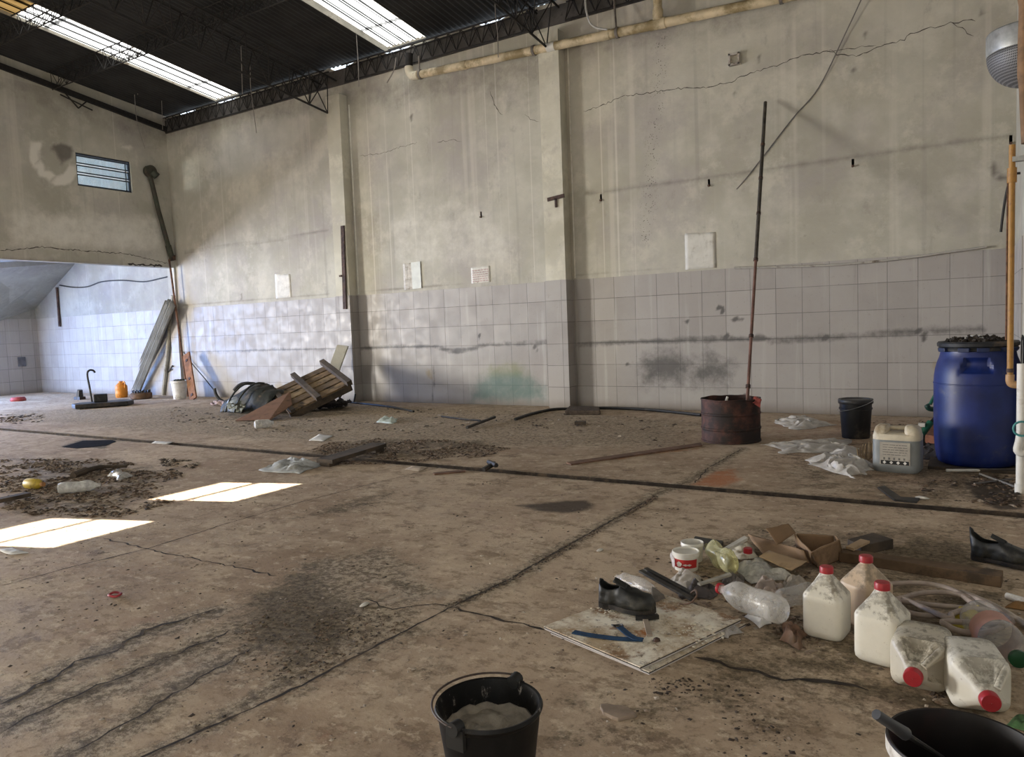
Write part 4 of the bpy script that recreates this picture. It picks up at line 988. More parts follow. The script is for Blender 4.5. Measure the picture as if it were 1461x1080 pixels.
# hoses of the heap
M_HOSE = mat('black_hose', (.016, .016, .016), .5, .3, 10, dirt=.2)
hp = F(332, 578)
single(MB().tube(spline([VP(306, 554, hp), VP(308, 562, hp), VP(313, 569, hp), VP(322, 574, hp), VP(334, 577, hp)], 6), .026, 8), 'hose_piece', M_HOSE, 'short black hose end curling up at the left of the heap', 'hose')
hp = F(350, 576)
single(MB().tube(spline([VP(334, 557, hp), VP(341, 550, hp), VP(350, 547, hp), VP(359, 548, hp), VP(364, 555, hp), VP(372, 564, hp)], 6), .030, 8), 'hose_piece', M_HOSE, 'arched black hose standing up behind the white can of the heap', 'hose')
k = MB(); k.tube(spline([F(322, 576, .12), F(340, 572, .16), F(356, 571, .15), F(372, 572, .13)], 5), .06, 8); single(k, 'dark_roll', M_HOSE, 'dark rubber roll lying under the arched hose of the heap', 'roll')
P = F(330, 580); k = MB(); k.patch([F(322, 584), F(345, 590), F(350, 578, .16), F(325, 575, .20)], 14, 12, .08, 8, 3); single(k, 'grey_bag', mat('grey_green_bag', (.16, .17, .14), .8, .3), 'grey green bag slumped behind the white can of the heap', 'bag', solid=.003)
k = MB(); k.patch([F(300, 578, .01), F(330, 582, .01), F(335, 573, .14), F(306, 571, .06)], 12, 10, .06, 8, 13); single(k, 'pink_rag', mat('dusty_pink_rag', (.30, .22, .20), .9, .25), 'dusty pink rag at the far left of the rubbish heap', 'rag', solid=.003)
k = MB(); k.patch([F(432, 586, .0), F(496, 579, .0), F(500, 573, .14), F(448, 574, .16)], 22, 16, .09, 7, 5); single(k, 'dark_rags', mat('dark_rags', (.035, .03, .032), .9, .5, 20), 'dark rags heaped under the raised end of the pallet', 'rags', solid=.003)
# white board leaning on the pilaster
r = Vector((-4.75, -.62, 0)); k = MB(); a = VP(470, 545, r); b = VP(488, 493, r); k.prism([VP(468, 527, r), VP(482, 532, r), VP(496, 494, r), VP(481, 492, r)], (0, .03, 0)); lo = min(v.z for v in k.v)
k.prism([VP(479, 533, r), VP(486, 533, r), Vector((-4.62, -.64, 0.0)), Vector((-4.70, -.64, 0.0))], (0, .03, 0))
single(k, 'white_board', mat('cream_board', (.60, .585, .50), .7, .1, 5, dirt=.25, dcol=(.40, .36, .24)), 'cream board leaning against the first pilaster behind the pallet', 'board', smooth=0)
k = MB(); rr = Vector((-4.4, -.6, 0))
for a, b in (((486, 575), (482, 556)), ((490, 577), (498, 572)), ((505, 574), (507, 562)), ((478, 580), (488, 562))): k.tube([VP(*a, F(488, 577)), VP(*b, F(488, 577))], .014, 6)
single(k, 'thin_sticks', M_BLKM, 'thin dark sticks poking out behind the pallet by the pilaster', 'sticks')
# ================================================================== BITS ON THE MIDDLE FLOOR
def crumple(name, px, m, lab, cat, h=.08, n=18, amp=.05, fr=9., seed=0., grp=None, solid=.0015, z=None):
    """crumpled soft thing spread over four floor pixels, raised in the middle"""
    c = [F(*q) for q in px]; k = MB()
    def fn(u, v):
        p = (c[0]*(1-u)+c[1]*u)*(1-v)+(c[3]*(1-u)+c[2]*u)*v
        e = min(u, 1-u, v, 1-v)*2*2.2; q = p*fr+Vector((seed, seed, seed))
        d = abs(noise.noise(q))*1.1+.6*abs(noise.noise(q*2.1))+.25*abs(noise.noise(q*4.7))
        j = Vector((noise.noise(q*.8+Vector((7, 0, 0))), noise.noise(q*.8+Vector((0, 7, 0))), 0))*amp
        return p+j+Vector((0, 0, .004+h*min(1, e)*(.12+min(d, .62))))
    k.grid(fn, n, n); return single(k, name, m, lab, cat, grp, solid=solid)
M_RAG = mat('pale_grey_cloth', (.42, .43, .42), .9, .2, 9, dirt=.3, dcol=(.20, .19, .16))
crumple('crumpled_cloth', [(368, 672), (425, 677), (462, 662), (418, 653)], M_RAG, 'crumpled pale grey cloth on the floor beyond the sunlit patch', 'cloth', .065, 26, .05, 7)
crumple('paper_scrap', [(440, 629), (462, 630), (476, 622), (455, 620)], mat('white_scrap', (.62, .61, .58), .8, .1), 'white paper scrap beside the debris along the slot drain', 'paper', .02, 10, .02, 5)
crumple('plastic_bag', [(536, 603), (562, 605), (568, 598), (545, 597)], mat('mint_bag', (.46, .53, .48), .5, .12), 'pale mint plastic bag on the bare floor between heap and drain', 'plastic bag', .07, 12, .04, 8, 4)
def bottle(name, P, L, R, rz, lab, m, cap=None, label=None, ribs=True, crush=0., grp=None, cat='bottle', tilt=0., roll=0.):
    """drinks bottle lying on its side; local +X is the neck end"""
    r = thing(name, lab, cat, P, rz, grp); r.rotation_euler = (0, tilt, rz)
    pr = [(.001, 0), (R*.75, 0), (R*.95, .012), (R, .03)]
    n = 16
    for i in range(n+1):
        z = .03+(L*.66-.03)*i/n; pr.append((R*(1-.045*(i % 2) if ribs and 3 < i < 13 else 1), z))
    pr += [(R*.93, L*.72), (R*.75, L*.79), (R*.5, L*.86), (R*.32, L*.91), (R*.30, L*.94), (R*.36, L*.943), (R*.36, L*.955), (R*.28, L*.957), (R*.28, L*.985)]
    def fn(p, a, rr, z):
        if crush:
            d = noise.noise(Vector((p.x*22, p.y*22, z*11)))*crush*R*min(1, z/.05)*(1 if z < L*.8 else .2)
            p = Vector((p.x*(1+d/R), p.y*(1-.5*crush+d/R*.6), p.z))
        return p
    M = T3((0, 0, R)) @ Matrix.Rotation(PI/2, 4, 'Y') @ Rz(roll)
    k = MB(); k.lathe(pr, 28, M=M, fn=fn, cap1=False); k.build('bottle_body', m, r)
    if cap: MB().lathe([(R*.40, L*.958), (R*.42, L*.962), (R*.42, L*1.0), (R*.38, L*1.005)], 20, M=M).build('cap', cap, r)
    if label: MB().lathe([(R*1.012, L*.33), (R*1.012, L*.56)], 28, M=M, cap0=False, cap1=False).build('label_band', label, r)
    return r
M_CLR = film('clear_pet', (.70, .69, .66), .14, .15, 22.)
M_CLRW = film('dirty_pet', (.72, .71, .66), .50, .35, 26.)
def vec2ang(a, b): d = b-a; return math.atan2(d.y, d.x)
a, b = F(364, 612), F(391, 609)
bottle('white_bottle', a, (b-a).length, .055, vec2ang(a, b), 'whitish plastic bottle lying on the floor in front of the brown board', M_CLRW, crush=.25)
a, b = F(84, 705), F(128, 701); bottle('clear_bottle', a, .30, .045, vec2ang(a, b), 'dusty clear bottle lying in the leaf litter beside the yellow jug', M_CLRW, crush=.2)
P = F(49, 697); r = thing('yellow_jug', 'small yellow plastic container lying in the leaf litter at the left', 'container', P, .2); r.scale = (.78, .78, .78)
k = MB(); M = T3((0, 0, .05)) @ Matrix.Rotation(PI/2, 4, 'Y'); k.lathe([(.001, -.11), (.045, -.11), (.055, -.095), (.055, .05), (.045, .08), (.02, .10), (.02, .12), (.001, .12)], 18, M=M); k.build('body', mat('yellow_plastic', (.46, .33, .035), .5, .2, 8, dirt=.3), r)
MB().lathe([(.024, .115), (.024, .14), (.001, .14)], 14, M=M).build('cap', mat('dull_orange', (.40, .20, .08), .6), r)
a, b = F(463, 661, .03), F(541, 637, .05)
k = MB(); d = (b-a).normalized(); s = Vector((-d.y, d.x, 0)); k.prism([a-s*.09, a+s*.09, b+s*.09, b-s*.09], (0, 0, .035)); 
for t in (.08, .92): k.box(a.lerp(b, t)-Vector((0, 0, .02)), (.12, .12, .035))
single(k, 'floor_plank', M_WOODD, 'dark plank lying across the debris by the slot drain', 'plank', smooth=0)
single(MB().tube(spline([F(104, 679, .02), F(125, 671, .03), (F(150, 666, .03)), F(181, 665, .02)], 5), [.03]*5+[.024]*5+[.016]*6, 7), 'branch', M_WOODD, 'curved dry branch lying in the leaf litter at the left', 'branch')
a, b = F(-6, 718, .02), F(41, 708, .02); k = MB(); d = (b-a).normalized(); s = Vector((-d.y, d.x, 0))*.035; k.prism([a-s, a+s, b+s, b-s], (0, 0, .03)); single(k, 'floor_slat', M_WOODD, 'dark slat at the left edge below the yellow container', 'plank', smooth=0)
c = F(164, 848, .009); single(MB().tube([c+Vector((.030*math.cos(a), .024*math.sin(a), .002*math.sin(3*a))) for a in [i*PI/12 for i in range(24)]], .0055, 8, closed=True), 'red_ring', mat('red_rubber', (.30, .025, .03), .5), 'small red rubber ring on the bare floor at the left', 'ring')
for px, sz, lab in (((520, 864), .020, 'white pebble on the dark crumbling patch of floor'), ((1316, 712), .030, 'white pebble at the edge of the slot drain near the blue drum'), ((856, 786), .020, 'pale chip on the floor left of the shoe'), ((1449, 798), .012, 'small white chip on the floor below the black boot')):
    P = F(*px); k = MB(); k.lathe([(.001, 0), (sz*.8, .002), (sz, sz*.25), (sz*.6, sz*.5), (.001, sz*.55)], 9, M=T3(P) @ Rz(px[0]) @ Matrix.Diagonal((1.5, .7, 1, 1))); single(k, 'pebble', mat('pale_stone', (.60, .57, .50), .9), lab, 'pebble', 'pale pebbles on the floor')
P = F(880, 1019); k = MB(); k.prism([P+Vector((.055*math.cos(a)*(1+.2*math.sin(3*a)), .036*math.sin(a)*(1+.15*math.cos(5*a)), 0)) for a in [i*PI/8 for i in range(16)]], (0, 0, .012)); single(k, 'stone_flake', mat('flat_stone', (.26, .20, .15), .9), 'flat stone flake on the floor right of the front bucket', 'stone', bevel=.003, smooth=0)
# black hoses along the wall
single(MB().tube(spline([F(486, 572, .015), F(520, 576, .015), F(555, 580, .015), F(590, 587, .015)], 5), .016, 8), 'floor_hose', M_HOSE, 'black hose on the floor running from the pilaster foot to the middle of the wall', 'hose')
single(MB().tube(spline([F(735, 598, .018), F(760, 590, .018), F(790, 584, .02), F(822, 583, .02), F(870, 582, .02), (F(930, 585, .02)), F(1000, 592, .02)], 5), .019, 8), 'floor_hose', M_HOSE, 'long black hose along the wall foot behind the grating', 'hose')
r_ = MB().tube(spline([F(630, 594, .012), F(660, 598, .012), F(685, 600, .012)], 4), .012, 6)
single(r_, 'dark_rod', M_BLKM, 'thin dark rod on the floor left of the crossed stick', 'rod')
a, b = F(666, 610, .02), F(706, 595, .05); single(MB().tube([a, b], .018, 7), 'dark_stick', M_BLKM, 'short dark stick lying in front of the wall near the second pilaster', 'stick')
P = F(832, 590); k = MB(); k.prism([F(806, 592, 0), F(857, 592, 0), F(855, 586, 0), F(812, 585, 0)], (0, 0, .06)); o = single(k, 'mud_slab', mat('wet_mud', (.075, .055, .04), .9, .5, 20, bump=.5), 'dark slab of mud lying at the foot of the wall by the second pilaster', 'slab', bevel=.015, smooth=0)
P = F(828, 606); k = MB(); k.box(P+Vector((0, 0, .02)), (.13, .07, .04), M=T3(P) @ Rz(.4) @ T3(-P)); single(k, 'wood_chunk', M_WOODD, 'small wood chunk in front of the mud slab', 'wood', smooth=0)
for q, lab in (([(808, 661), (1000, 633), (1002, 637), (815, 664)], 'long thin dark lath on the floor pointing at the rusty drum'), ([(618, 676), (664, 672), (664, 674), (620, 678)], 'thin dark lath lying just in front of the slot drain')):
    k = MB(); k.prism([F(*p) for p in q], (0, 0, .012)); single(k, 'floor_lath', mat('reddish_lath', (.15, .085, .055), .85, .3), lab, 'lath', smooth=0)
P = F(705, 662); k = MB(); k.tube([F(690, 670, .02), F(706, 661, .05)], .02, 6); k.tube([F(697, 659, .05), F(708, 664, .05)], .02, 6); single(k, 'bent_bolt', M_BLKM, 'bent dark bolt lying on the slot drain', 'bolt')
crumple('paper_scrap', [(577, 670), (600, 673), (612, 667), (590, 665)], mat('beige_scrap', (.46, .38, .30), .9), 'beige paper scrap just in front of the slot drain', 'paper', .015, 10, .02, 6, 8)
crumple('clear_scrap', [(155, 680), (172, 686), (190, 680), (170, 674)], film('grey_film', (.6, .58, .54), .45), 'greyish plastic scrap in the leaf litter behind the clear bottle', 'plastic', .07, 12, .04, 9, 2)
crumple('paper_scrap', [(215, 633), (240, 634), (247, 631), (222, 630)], mat('white_scrap', (.62, .61, .58)), 'flat pale scrap beside the dark hole in the floor', 'paper', .01, 8, .02, 5, 1)
crumple('paper_scrap', [(0, 785), (18, 792), (42, 790), (20, 782)], mat('white_scrap', (.62, .61, .58)), 'torn white scrap at the left edge below the sunlit patch', 'paper', .02, 10, .02, 7, 1)
# ================================================================== RIGHT-HAND GROUP BY THE WALL
# rusty half drum
P = F(1043, 628); r = thing('rusty_drum', 'rusty cut-down steel drum holding the tall pole', 'drum', P)
R_, H_ = .272, .41
pr = [(R_, 0), (R_+.006, .004), (R_+.006, .016), (R_, .02)]
for z in (.13, .27): pr += [(R_, z-.014), (R_+.007, z-.006), (R_+.007, z+.006), (R_, z+.014)]
pr += [(R_, H_-.012), (R_+.006, H_-.008), (R_+.005, H_), (R_-.004, H_), (R_-.004, .02), (.001, .018)]
M_DRUM = mat('drum_rust', (.060, .024, .017), .75, .6, 9, dirt=.55, dcol=(.018, .013, .012), bump=.25)
def dent(p, a, rr, z): return Vector((p.x, p.y, p.z+(.012*noise.noise(Vector((math.cos(a)*2, math.sin(a)*2, 3))) if z > H_-.02 else 0)))
MB().lathe(pr, 56, cap1=False, fn=dent).build('shell', M_DRUM, r)
MB().lathe([(.001, .20), (R_-.006, .20)], 40).build('dirt_fill', mat('drum_dirt', (.05, .035, .028), .95), r)
k = MB(); c = Vector((R_*.93, -.10, H_-.02)); k.patch([c+Vector((-.04, -.03, .0)), c+Vector((.05, -.03, -.05)), c+Vector((.06, .03, .01)), c+Vector((0, .03, .05))], 8, 8, .03, 20, 2); k.build('red_tag', mat('red_rag', (.36, .09, .075), .8), r, solid=.002)
P0_ = P+Vector((-.06, .05, .205)); tp = WY(1092, 146, -.10)
bt = VP(1066, 574, P+Vector((.05, .1, 0))); bt = bt+(bt-tp).normalized()*.15
r2 = thing('tall_pole', 'tall thin rusty pole standing in the rusty drum and leaning on the wall', 'pole', bt)
L = (tp-bt).length; um = bt.lerp(tp, .45)
MB().tube([bt, um], .016, 10).build('lower_length', mat('pole_rust', (.16, .085, .065), .7, .3), r2, bt)
MB().tube([um, tp], .020, 10).build('upper_length', mat('pole_dark', (.06, .052, .042), .7, .4), r2, bt)
for t in (.08, .22, .45, .6, .72, .84): MB().tube([bt.lerp(tp, t-.004), bt.lerp(tp, t+.004)], .024, 10).build('joint_ring', M_DRUST, r2, bt)
a = P+Vector((-.09, -.05, .205)); b = VP(1038, 566, P); single(MB().tube([a, b], .012, 8), 'white_stick', M_PVCW, 'short white stick poking out of the rusty drum', 'stick')
# black bucket by the wall with a lid
P = F(1221, 624); r = thing('black_bucket', 'black plastic pail with lid and wire handle standing by the tiled wall', 'bucket', P)
MB().lathe([(.118, 0), (.122, .01), (.138, .27), (.146, .272), (.146, .285), (.140, .288), (.141, .33)], 36, cap1=False).build('body', M_BLK, r)
MB().lathe([(.150, .325), (.153, .33), (.153, .362), (.149, .368), (.13, .366), (.128, .358), (.001, .358)], 36, cap1=False).build('lid', mat('black_lid', (.03, .03, .031), .4, .3, 9, dirt=.2), r)
hp = [Vector((.154*math.cos(a), .154*math.sin(a)-.004, .26+.10*(math.cos(a)*.5+.5)-.02*math.sin(-a))) for a in [-PI+i*PI/16 for i in range(17)]]
MB().tube(hp, .0035, 6).build('wire_handle', mat('bright_wire', (.45, .45, .46), .35, .1, metal=.8), r)
# plastic sheeting on the floor
M_FILM = film('milky_film', (.72, .68, .62), .42, .3, 9.)
def sheeting(px, lab, h, fr, seed, n=34, amp=.10):
    return crumple('plastic_sheet', px, M_FILM, lab, 'plastic sheet', h, n, amp, fr, seed, 'loose plastic sheeting', .001)
sheeting([(1088, 634), (1125, 648), (1225, 645), (1212, 626)], 'milky plastic sheet trailing on the floor right of the rusty drum', .055, 7., 1)
sheeting([(1150, 660), (1215, 684), (1252, 672), (1205, 640)], 'milky plastic sheet bunched beside the square canister', .095, 9., 4)
sheeting([(1100, 603), (1140, 614), (1192, 607), (1140, 594)], 'milky plastic sheet on the floor between rusty drum and black pail', .075, 9., 9)
k = MB()
for i in range(13):
    a = F(1226+i*2.2, 664-i*1.3, .01+.004*(i % 3)); k.tube([a, a+Vector((-.04+.01*(i % 4), .20, .10))], .005, 5)
single(k, 'straw_bundle', mat('straw', (.24, .17, .09), .9, .3), 'small bundle of straw sticks behind the square canister', 'straw')
# square canister
P = F(1281, 671); r = thing('square_canister', 'square translucent canister with hazard label beside the blue drum', 'canister', P, -.10)
W_, D_, H_ = .318, .22, .345
def rsec(w, d, z, e=5., n=40):
    out = []
    for i in range(n):
        a = 2*PI*i/n; c, s_ = math.cos(a), math.sin(a)
        out.append(Vector((w/2*math.copysign(abs(c)**(2/e), c), d/2*math.copysign(abs(s_)**(2/e), s_), z)))
    return out
def loft(k, secs, m=0, M=None):
    n = len(secs[0]); vs = [p for s_ in secs for p in s_]
    fs = [(j*n+i, j*n+(i+1) % n, (j+1)*n+(i+1) % n, (j+1)*n+i) for j in range(len(secs)-1) for i in range(n)]
    fs += [tuple(range(n))[::-1], tuple((len(secs)-1)*n+i for i in range(n))]
    k.add(vs, fs, m, M)
k = MB(); loft(k, [rsec(W_*.9, D_*.9, 0), rsec(W_, D_, .02), rsec(W_, D_, .10), rsec(W_, D_, .20), rsec(W_, D_, .238)])
k.build('liquid_body', mat('grey_liquid_plastic', (.22, .235, .235), .4, .15, 4), r)
k = MB(); loft(k, [rsec(W_*1.0, D_, .2385), rsec(W_, D_, .265), rsec(W_*.97, D_*.95, .28), rsec(W_*.80, D_*.7, .288)])
for s_ in (-1, 1):
    loft(k, [[q+Vector((s_*(.105-.004*i), 0, 0)) for q in rsec(w, d, z, 3.5)] for i, (w, d, z) in enumerate(((.10, D_*.92, .275), (.10, D_*.9, .30), (.092, D_*.8, .325), (.07, D_*.55, .340), (.03, D_*.25, .345)))])
k.tube([(-.08, .02, .318), (0, .02, .314), (.08, .02, .318)], .016, 10)
k.build('shoulders', mat('cream_canister_plastic', (.56, .50, .38), .5, .15, 8, dirt=.35, dcol=(.30, .22, .13)), r)
fy = -D_/2-.002
k = MB(); k.box((.0, fy, .142), (.20, .003, .165)); lb = k.build('label', mat('grey_label', (.36, .33, .28), .8, .12, 10, dirt=.2), r, smooth=0)
k = MB(); k.box((.0, fy-.002, .076), (.185, .002, .028)); k.build('black_band', mat('black_ink', (.01, .01, .01), .7), lb, smooth=0)
k = MB()
for i in range(4):
    x = -.068+i*.045; d = .012
    k.prism([(x-d, fy-.0032, .076), (x, fy-.0032, .076-d), (x+d, fy-.0032, .076), (x, fy-.0032, .076+d)], (0, -.0006, 0))
k.build('hazard_diamonds', mat('label_white', (.62, .60, .55), .8), lb, smooth=0)
k = MB(); rn = random.Random(2)
for i in range(5):
    x = -.08
    while x < .075:
        w = .01+rn.random()*.03; w = min(w, .085-x); k.box((x+w/2, fy-.0022, .205-i*.018), (w, .001, .004)); x += w+.006
for i in range(5):
    x = -.07+i*.033; k.box((x, fy-.0022, .104), (.012, .001, .016))
k.build('small_print', mat('grey_ink', (.13, .12, .11), .8), lb, smooth=0)
# green valve assembly behind
b0 = F(1330, 640); M_VG = mat('green_valve', (.012, .10, .065), .45, .3, 9, dirt=.3)
r = thing('green_pipe_fitting', 'green and black pipe fittings standing between canister and blue drum', 'pipe fitting', b0)
vp = lambda a, b: VP(a, b, b0)
MB().tube([vp(1327, 577), vp(1340, 552)], .014, 10).build('upper_pipe', M_VG, r, b0)
MB().tube(spline([vp(1340, 552), vp(1327, 577), vp(1323, 579), vp(1326, 583), vp(1334, 584)], 4)[5:], .022, 10).build('elbow', mat('dark_green_fitting', (.01, .045, .035), .5), r, b0)
MB().tube([vp(1315, 620), vp(1328, 602)], .028, 10).build('valve', M_VG, r, b0)
MB().tube([vp(1326, 606), vp(1342, 588)], .018, 10).build('middle_pipe', M_BLK, r, b0)
MB().tube(spline([vp(1316, 616), vp(1315, 630), vp(1318, 642), vp(1330, 648)], 5), .026, 10).build('lower_hose', M_BLK, r, b0)
k = MB(); k.box(vp(1315, 606), (.05, .05, .03)); k.build('white_label', M_WHT, r, b0, smooth=0)
crumple('dark_bag', [(1310, 655), (1345, 660), (1345, 640), (1318, 636)], mat('dark_rags', (.03, .03, .03)), 'dark crumpled bag lying between canister and blue drum', 'bag', .09, 16, .05, 9, 6)
k = MB(); k.tube([F(1325, 612, .02), F(1362, 613, .02)], .015, 8); single(k, 'white_offcut', M_PVCW, 'short white pipe offcut behind the blue drum', 'pipe')
k = MB(); q = [F(1318, 634), F(1352, 640), F(1352, 622), F(1322, 618)]; k.prism(q, (0, 0, .09)); single(k, 'brick', mat('red_brick', (.20, .085, .055), .9, .25, 12), 'red brick lying against the blue drum behind the fittings', 'brick', bevel=.006, smooth=0)
# blue drum
P = Vector((4.455, -2.80, .022)); r = thing('blue_drum', 'large blue plastic drum with black clamp ring by the right wall', 'drum', P)
pr = [(.001, 0), (.235, 0), (.255, .012), (.266, .04), (.275, .10), (.282, .20), (.285, .34), (.2855, .50), (.285, .60), (.282, .66), (.275, .71), (.262, .76), (.247, .80), (.240, .835), (.240, .86)]
pp = [pr[0]]
for (a, b), (c, d) in zip(pr[:-1], pr[1:]):
    n = max(1, int(abs(d-b)/.02)); pp += [(a+(c-a)*t/n, b+(d-b)*t/n) for t in range(1, n+1)]
vd = math.atan2(CAM[1]-P.y, CAM[0]-P.x)-.02
def recess(p, a, rr, z):
    da = (a-vd+PI) % (2*PI)-PI
    zz = (z-.735)/.052; xx = da/(.38+.05*(.735-z)/.05)
    m = max(0, min(1, (1-abs(xx))*8))*max(0, min(1, (1-abs(zz))*(5 if zz > 0 else 1.6)))
    return Vector((p.x*(1-m*.17), p.y*(1-m*.17), p.z))
M_BLUE = mat('blue_drum_plastic', (.006, .018, .115), .42, .3, 5, dirt=.16, dcol=(.075, .08, .12), dsc=3.5, spec=.45)
MB().lathe(pp, 120, fn=recess, cap1=True).build('body', M_BLUE, r)
MB().lathe([(.2865, .598), (.289, .60), (.289, .606), (.2865, .608)], 64, cap0=False, cap1=False).build('seam', M_BLUE, r)
MB().lathe([(.238, .842), (.255, .845), (.258, .86), (.25, .872), (.262, .878), (.264, .90), (.255, .912), (.225, .912), (.222, .900), (.001, .898)], 64, cap0=False, cap1=False).build('clamp_ring', mat('black_ring', (.02, .022, .026), .55, .4, 12, dirt=.3), r)
k = MB()
for a in (vd+.95, vd+.75, vd-.30, vd-.95, vd+.15): 
    k.box((0, 0, 0), (.03, .075, .03), M=Rz(a) @ T3((.262, 0, .855)))
k.build('clamp_lugs', mat('blue_dark_lug', (.012, .022, .07), .5), r, bevel=.004, smooth=0)
rn = random.Random(4); k = MB()
for i in range(230):
    a = rn.random()*2*PI; q = .20*math.sqrt(rn.random()); s_ = .008+.018*rn.random()
    k.box((0, 0, 0), (s_*2.2, s_, s_*.8), i % 3, M=T3((q*math.cos(a), q*math.sin(a), .905+.045*rn.random()*(1-q/.22)+.004)) @ Matrix.Rotation(rn.random()*6, 4, Vector((rn.random()-.5, rn.random()-.5, rn.random())).normalized()))
o = single(MB().add([P+v for v in k.v], k.f), 'drum_litter', [mat('dark_litter', (.035, .028, .022), .9, .6, 60)], 'dark litter and leaves heaped on the blue drum lid', 'litter', kind='stuff', smooth=0)
c = P+Vector((-.02, -.07, .935)); k = MB(); k.patch([c+Vector((-.06, -.03, -.01)), c+Vector((.06, -.04, -.01)), c+Vector((.06, .04, .01)), c+Vector((-.05, .04, .01))], 8, 8, .02, 20, 1); single(k, 'white_scrap', mat('white_scrap', (.62, .61, .58)), 'small white scrap lying on the blue drum lid', 'scrap', solid=.002)
# pallet bar and rubbish around the drum foot
a, b = F(1350, 671, .012), F(1462, 671, .012); single(MB().tube([a, b], .011, 8), 'white_rod', M_PVCW, 'white rod on the floor in front of the blue drum', 'rod')
P = Vector((4.455, -2.80, 0)); k = MB(); k.box(P+Vector((0, .0, .011)), (.62, .55, .022)); single(k, 'base_board', M_WOODD, 'dark board under the blue drum', 'board', smooth=0)
k = MB(); a, b = F(1398, 676, .01), F(1450, 695, .01); k.tube([a, b], .008, 6); k.tube([F(1390, 690, .01), F(1445, 683, .01)], .006, 6); single(k, 'wire_scraps', mat('grey_cable', (.2, .19, .18)), 'grey wire scraps on the wet floor before the blue drum', 'wire')
q = [F(1252, 697, .002), F(1262, 695, .002), F(1285, 711, .002), F(1312, 713, .002), F(1308, 718, .002), F(1276, 715, .002)]
k = MB(); k.prism(q, (0, 0, .012)); single(k, 'bent_strip', M_BLKM, 'bent dark metal strip at the slot drain below the canister', 'metal strip', smooth=0)
# ================================================================== FOREGROUND
# ---------------- stacked white panels
M_PANW = None
def panel_mat():
    t = NT('dirty_white_panel'); p = t.pos(); n = t.noise(4.5, 7, .7); f = t.noise(34, 6, .75)
    c = t.mix(t.ramp(n, .40, .60), (.84, .79, .67), (.44, .34, .22))
    c = t.mix(t.ramp(t.noise(6, 7, .72, t.map(p, (1, 1, 1), (3, 3, 0))), .50, .64), c, (.26, .15, .075))
    c = t.mix(t.ramp(t.noise(7, 6, .7, t.map(p, (1, 1, 1), (8, 1, 0))), .58, .68), c, (.38, .15, .04))
    c = t.mix(t.ramp(f, .54, .66, 0, .85), c, (.09, .065, .045))
    c = t.mix(t.ramp(t.noise(60, 3, .7), .60, .68, 0, .8), c, (.74, .71, .63))
    return t.end(t.bsdf(c, .6, t.bump(f, .25, .004), spec=.35))
M_PANW = panel_mat(); M_ALU = mat('panel_edge', (.50, .47, .45), .45, .15, 6, dirt=.25)
def panel(name, L, Fr, Rr, z0, z1, lab):
    a, b, c = (F(*q, z1) for q in (L, Fr, Rr)); d = a+c-b
    r = thing(name, lab, 'panel', (b.x, b.y, z0))
    top = [a, b, c, d]; dn = Vector((0, 0, -1))
    k = MB(); k.prism([p+dn*.004 for p in top], (0, 0, .004)); k.build('face', M_PANW, r, r.location, smooth=0)
    k = MB(); ctr = (a+c)/2; ins = [p+(ctr-p)*.004+dn*(z1-z0) for p in top]; k.prism(ins, (0, 0, z1-z0-.0045)); k.build('edge_frame', M_ALU, r, r.location, smooth=0)
    k = MB(); k.prism([p+(p-ctr)*.0015+dn*.0075 for p in top], (0, 0, .0034)); k.build('edge_seal', mat('black_seal', (.012, .010, .009), .7), r, r.location, smooth=0)
    return top
panel('flat_board', (785, 900), (926, 958), (1064, 889), 0, .013, 'white panel lying underneath the dirty panel that carries the shoe')
PT = panel('flat_board', (776, 893), (913, 951), (1057, 883), .017, .031, 'dirty white panel lying uppermost, with the black shoe and blue strap on it')
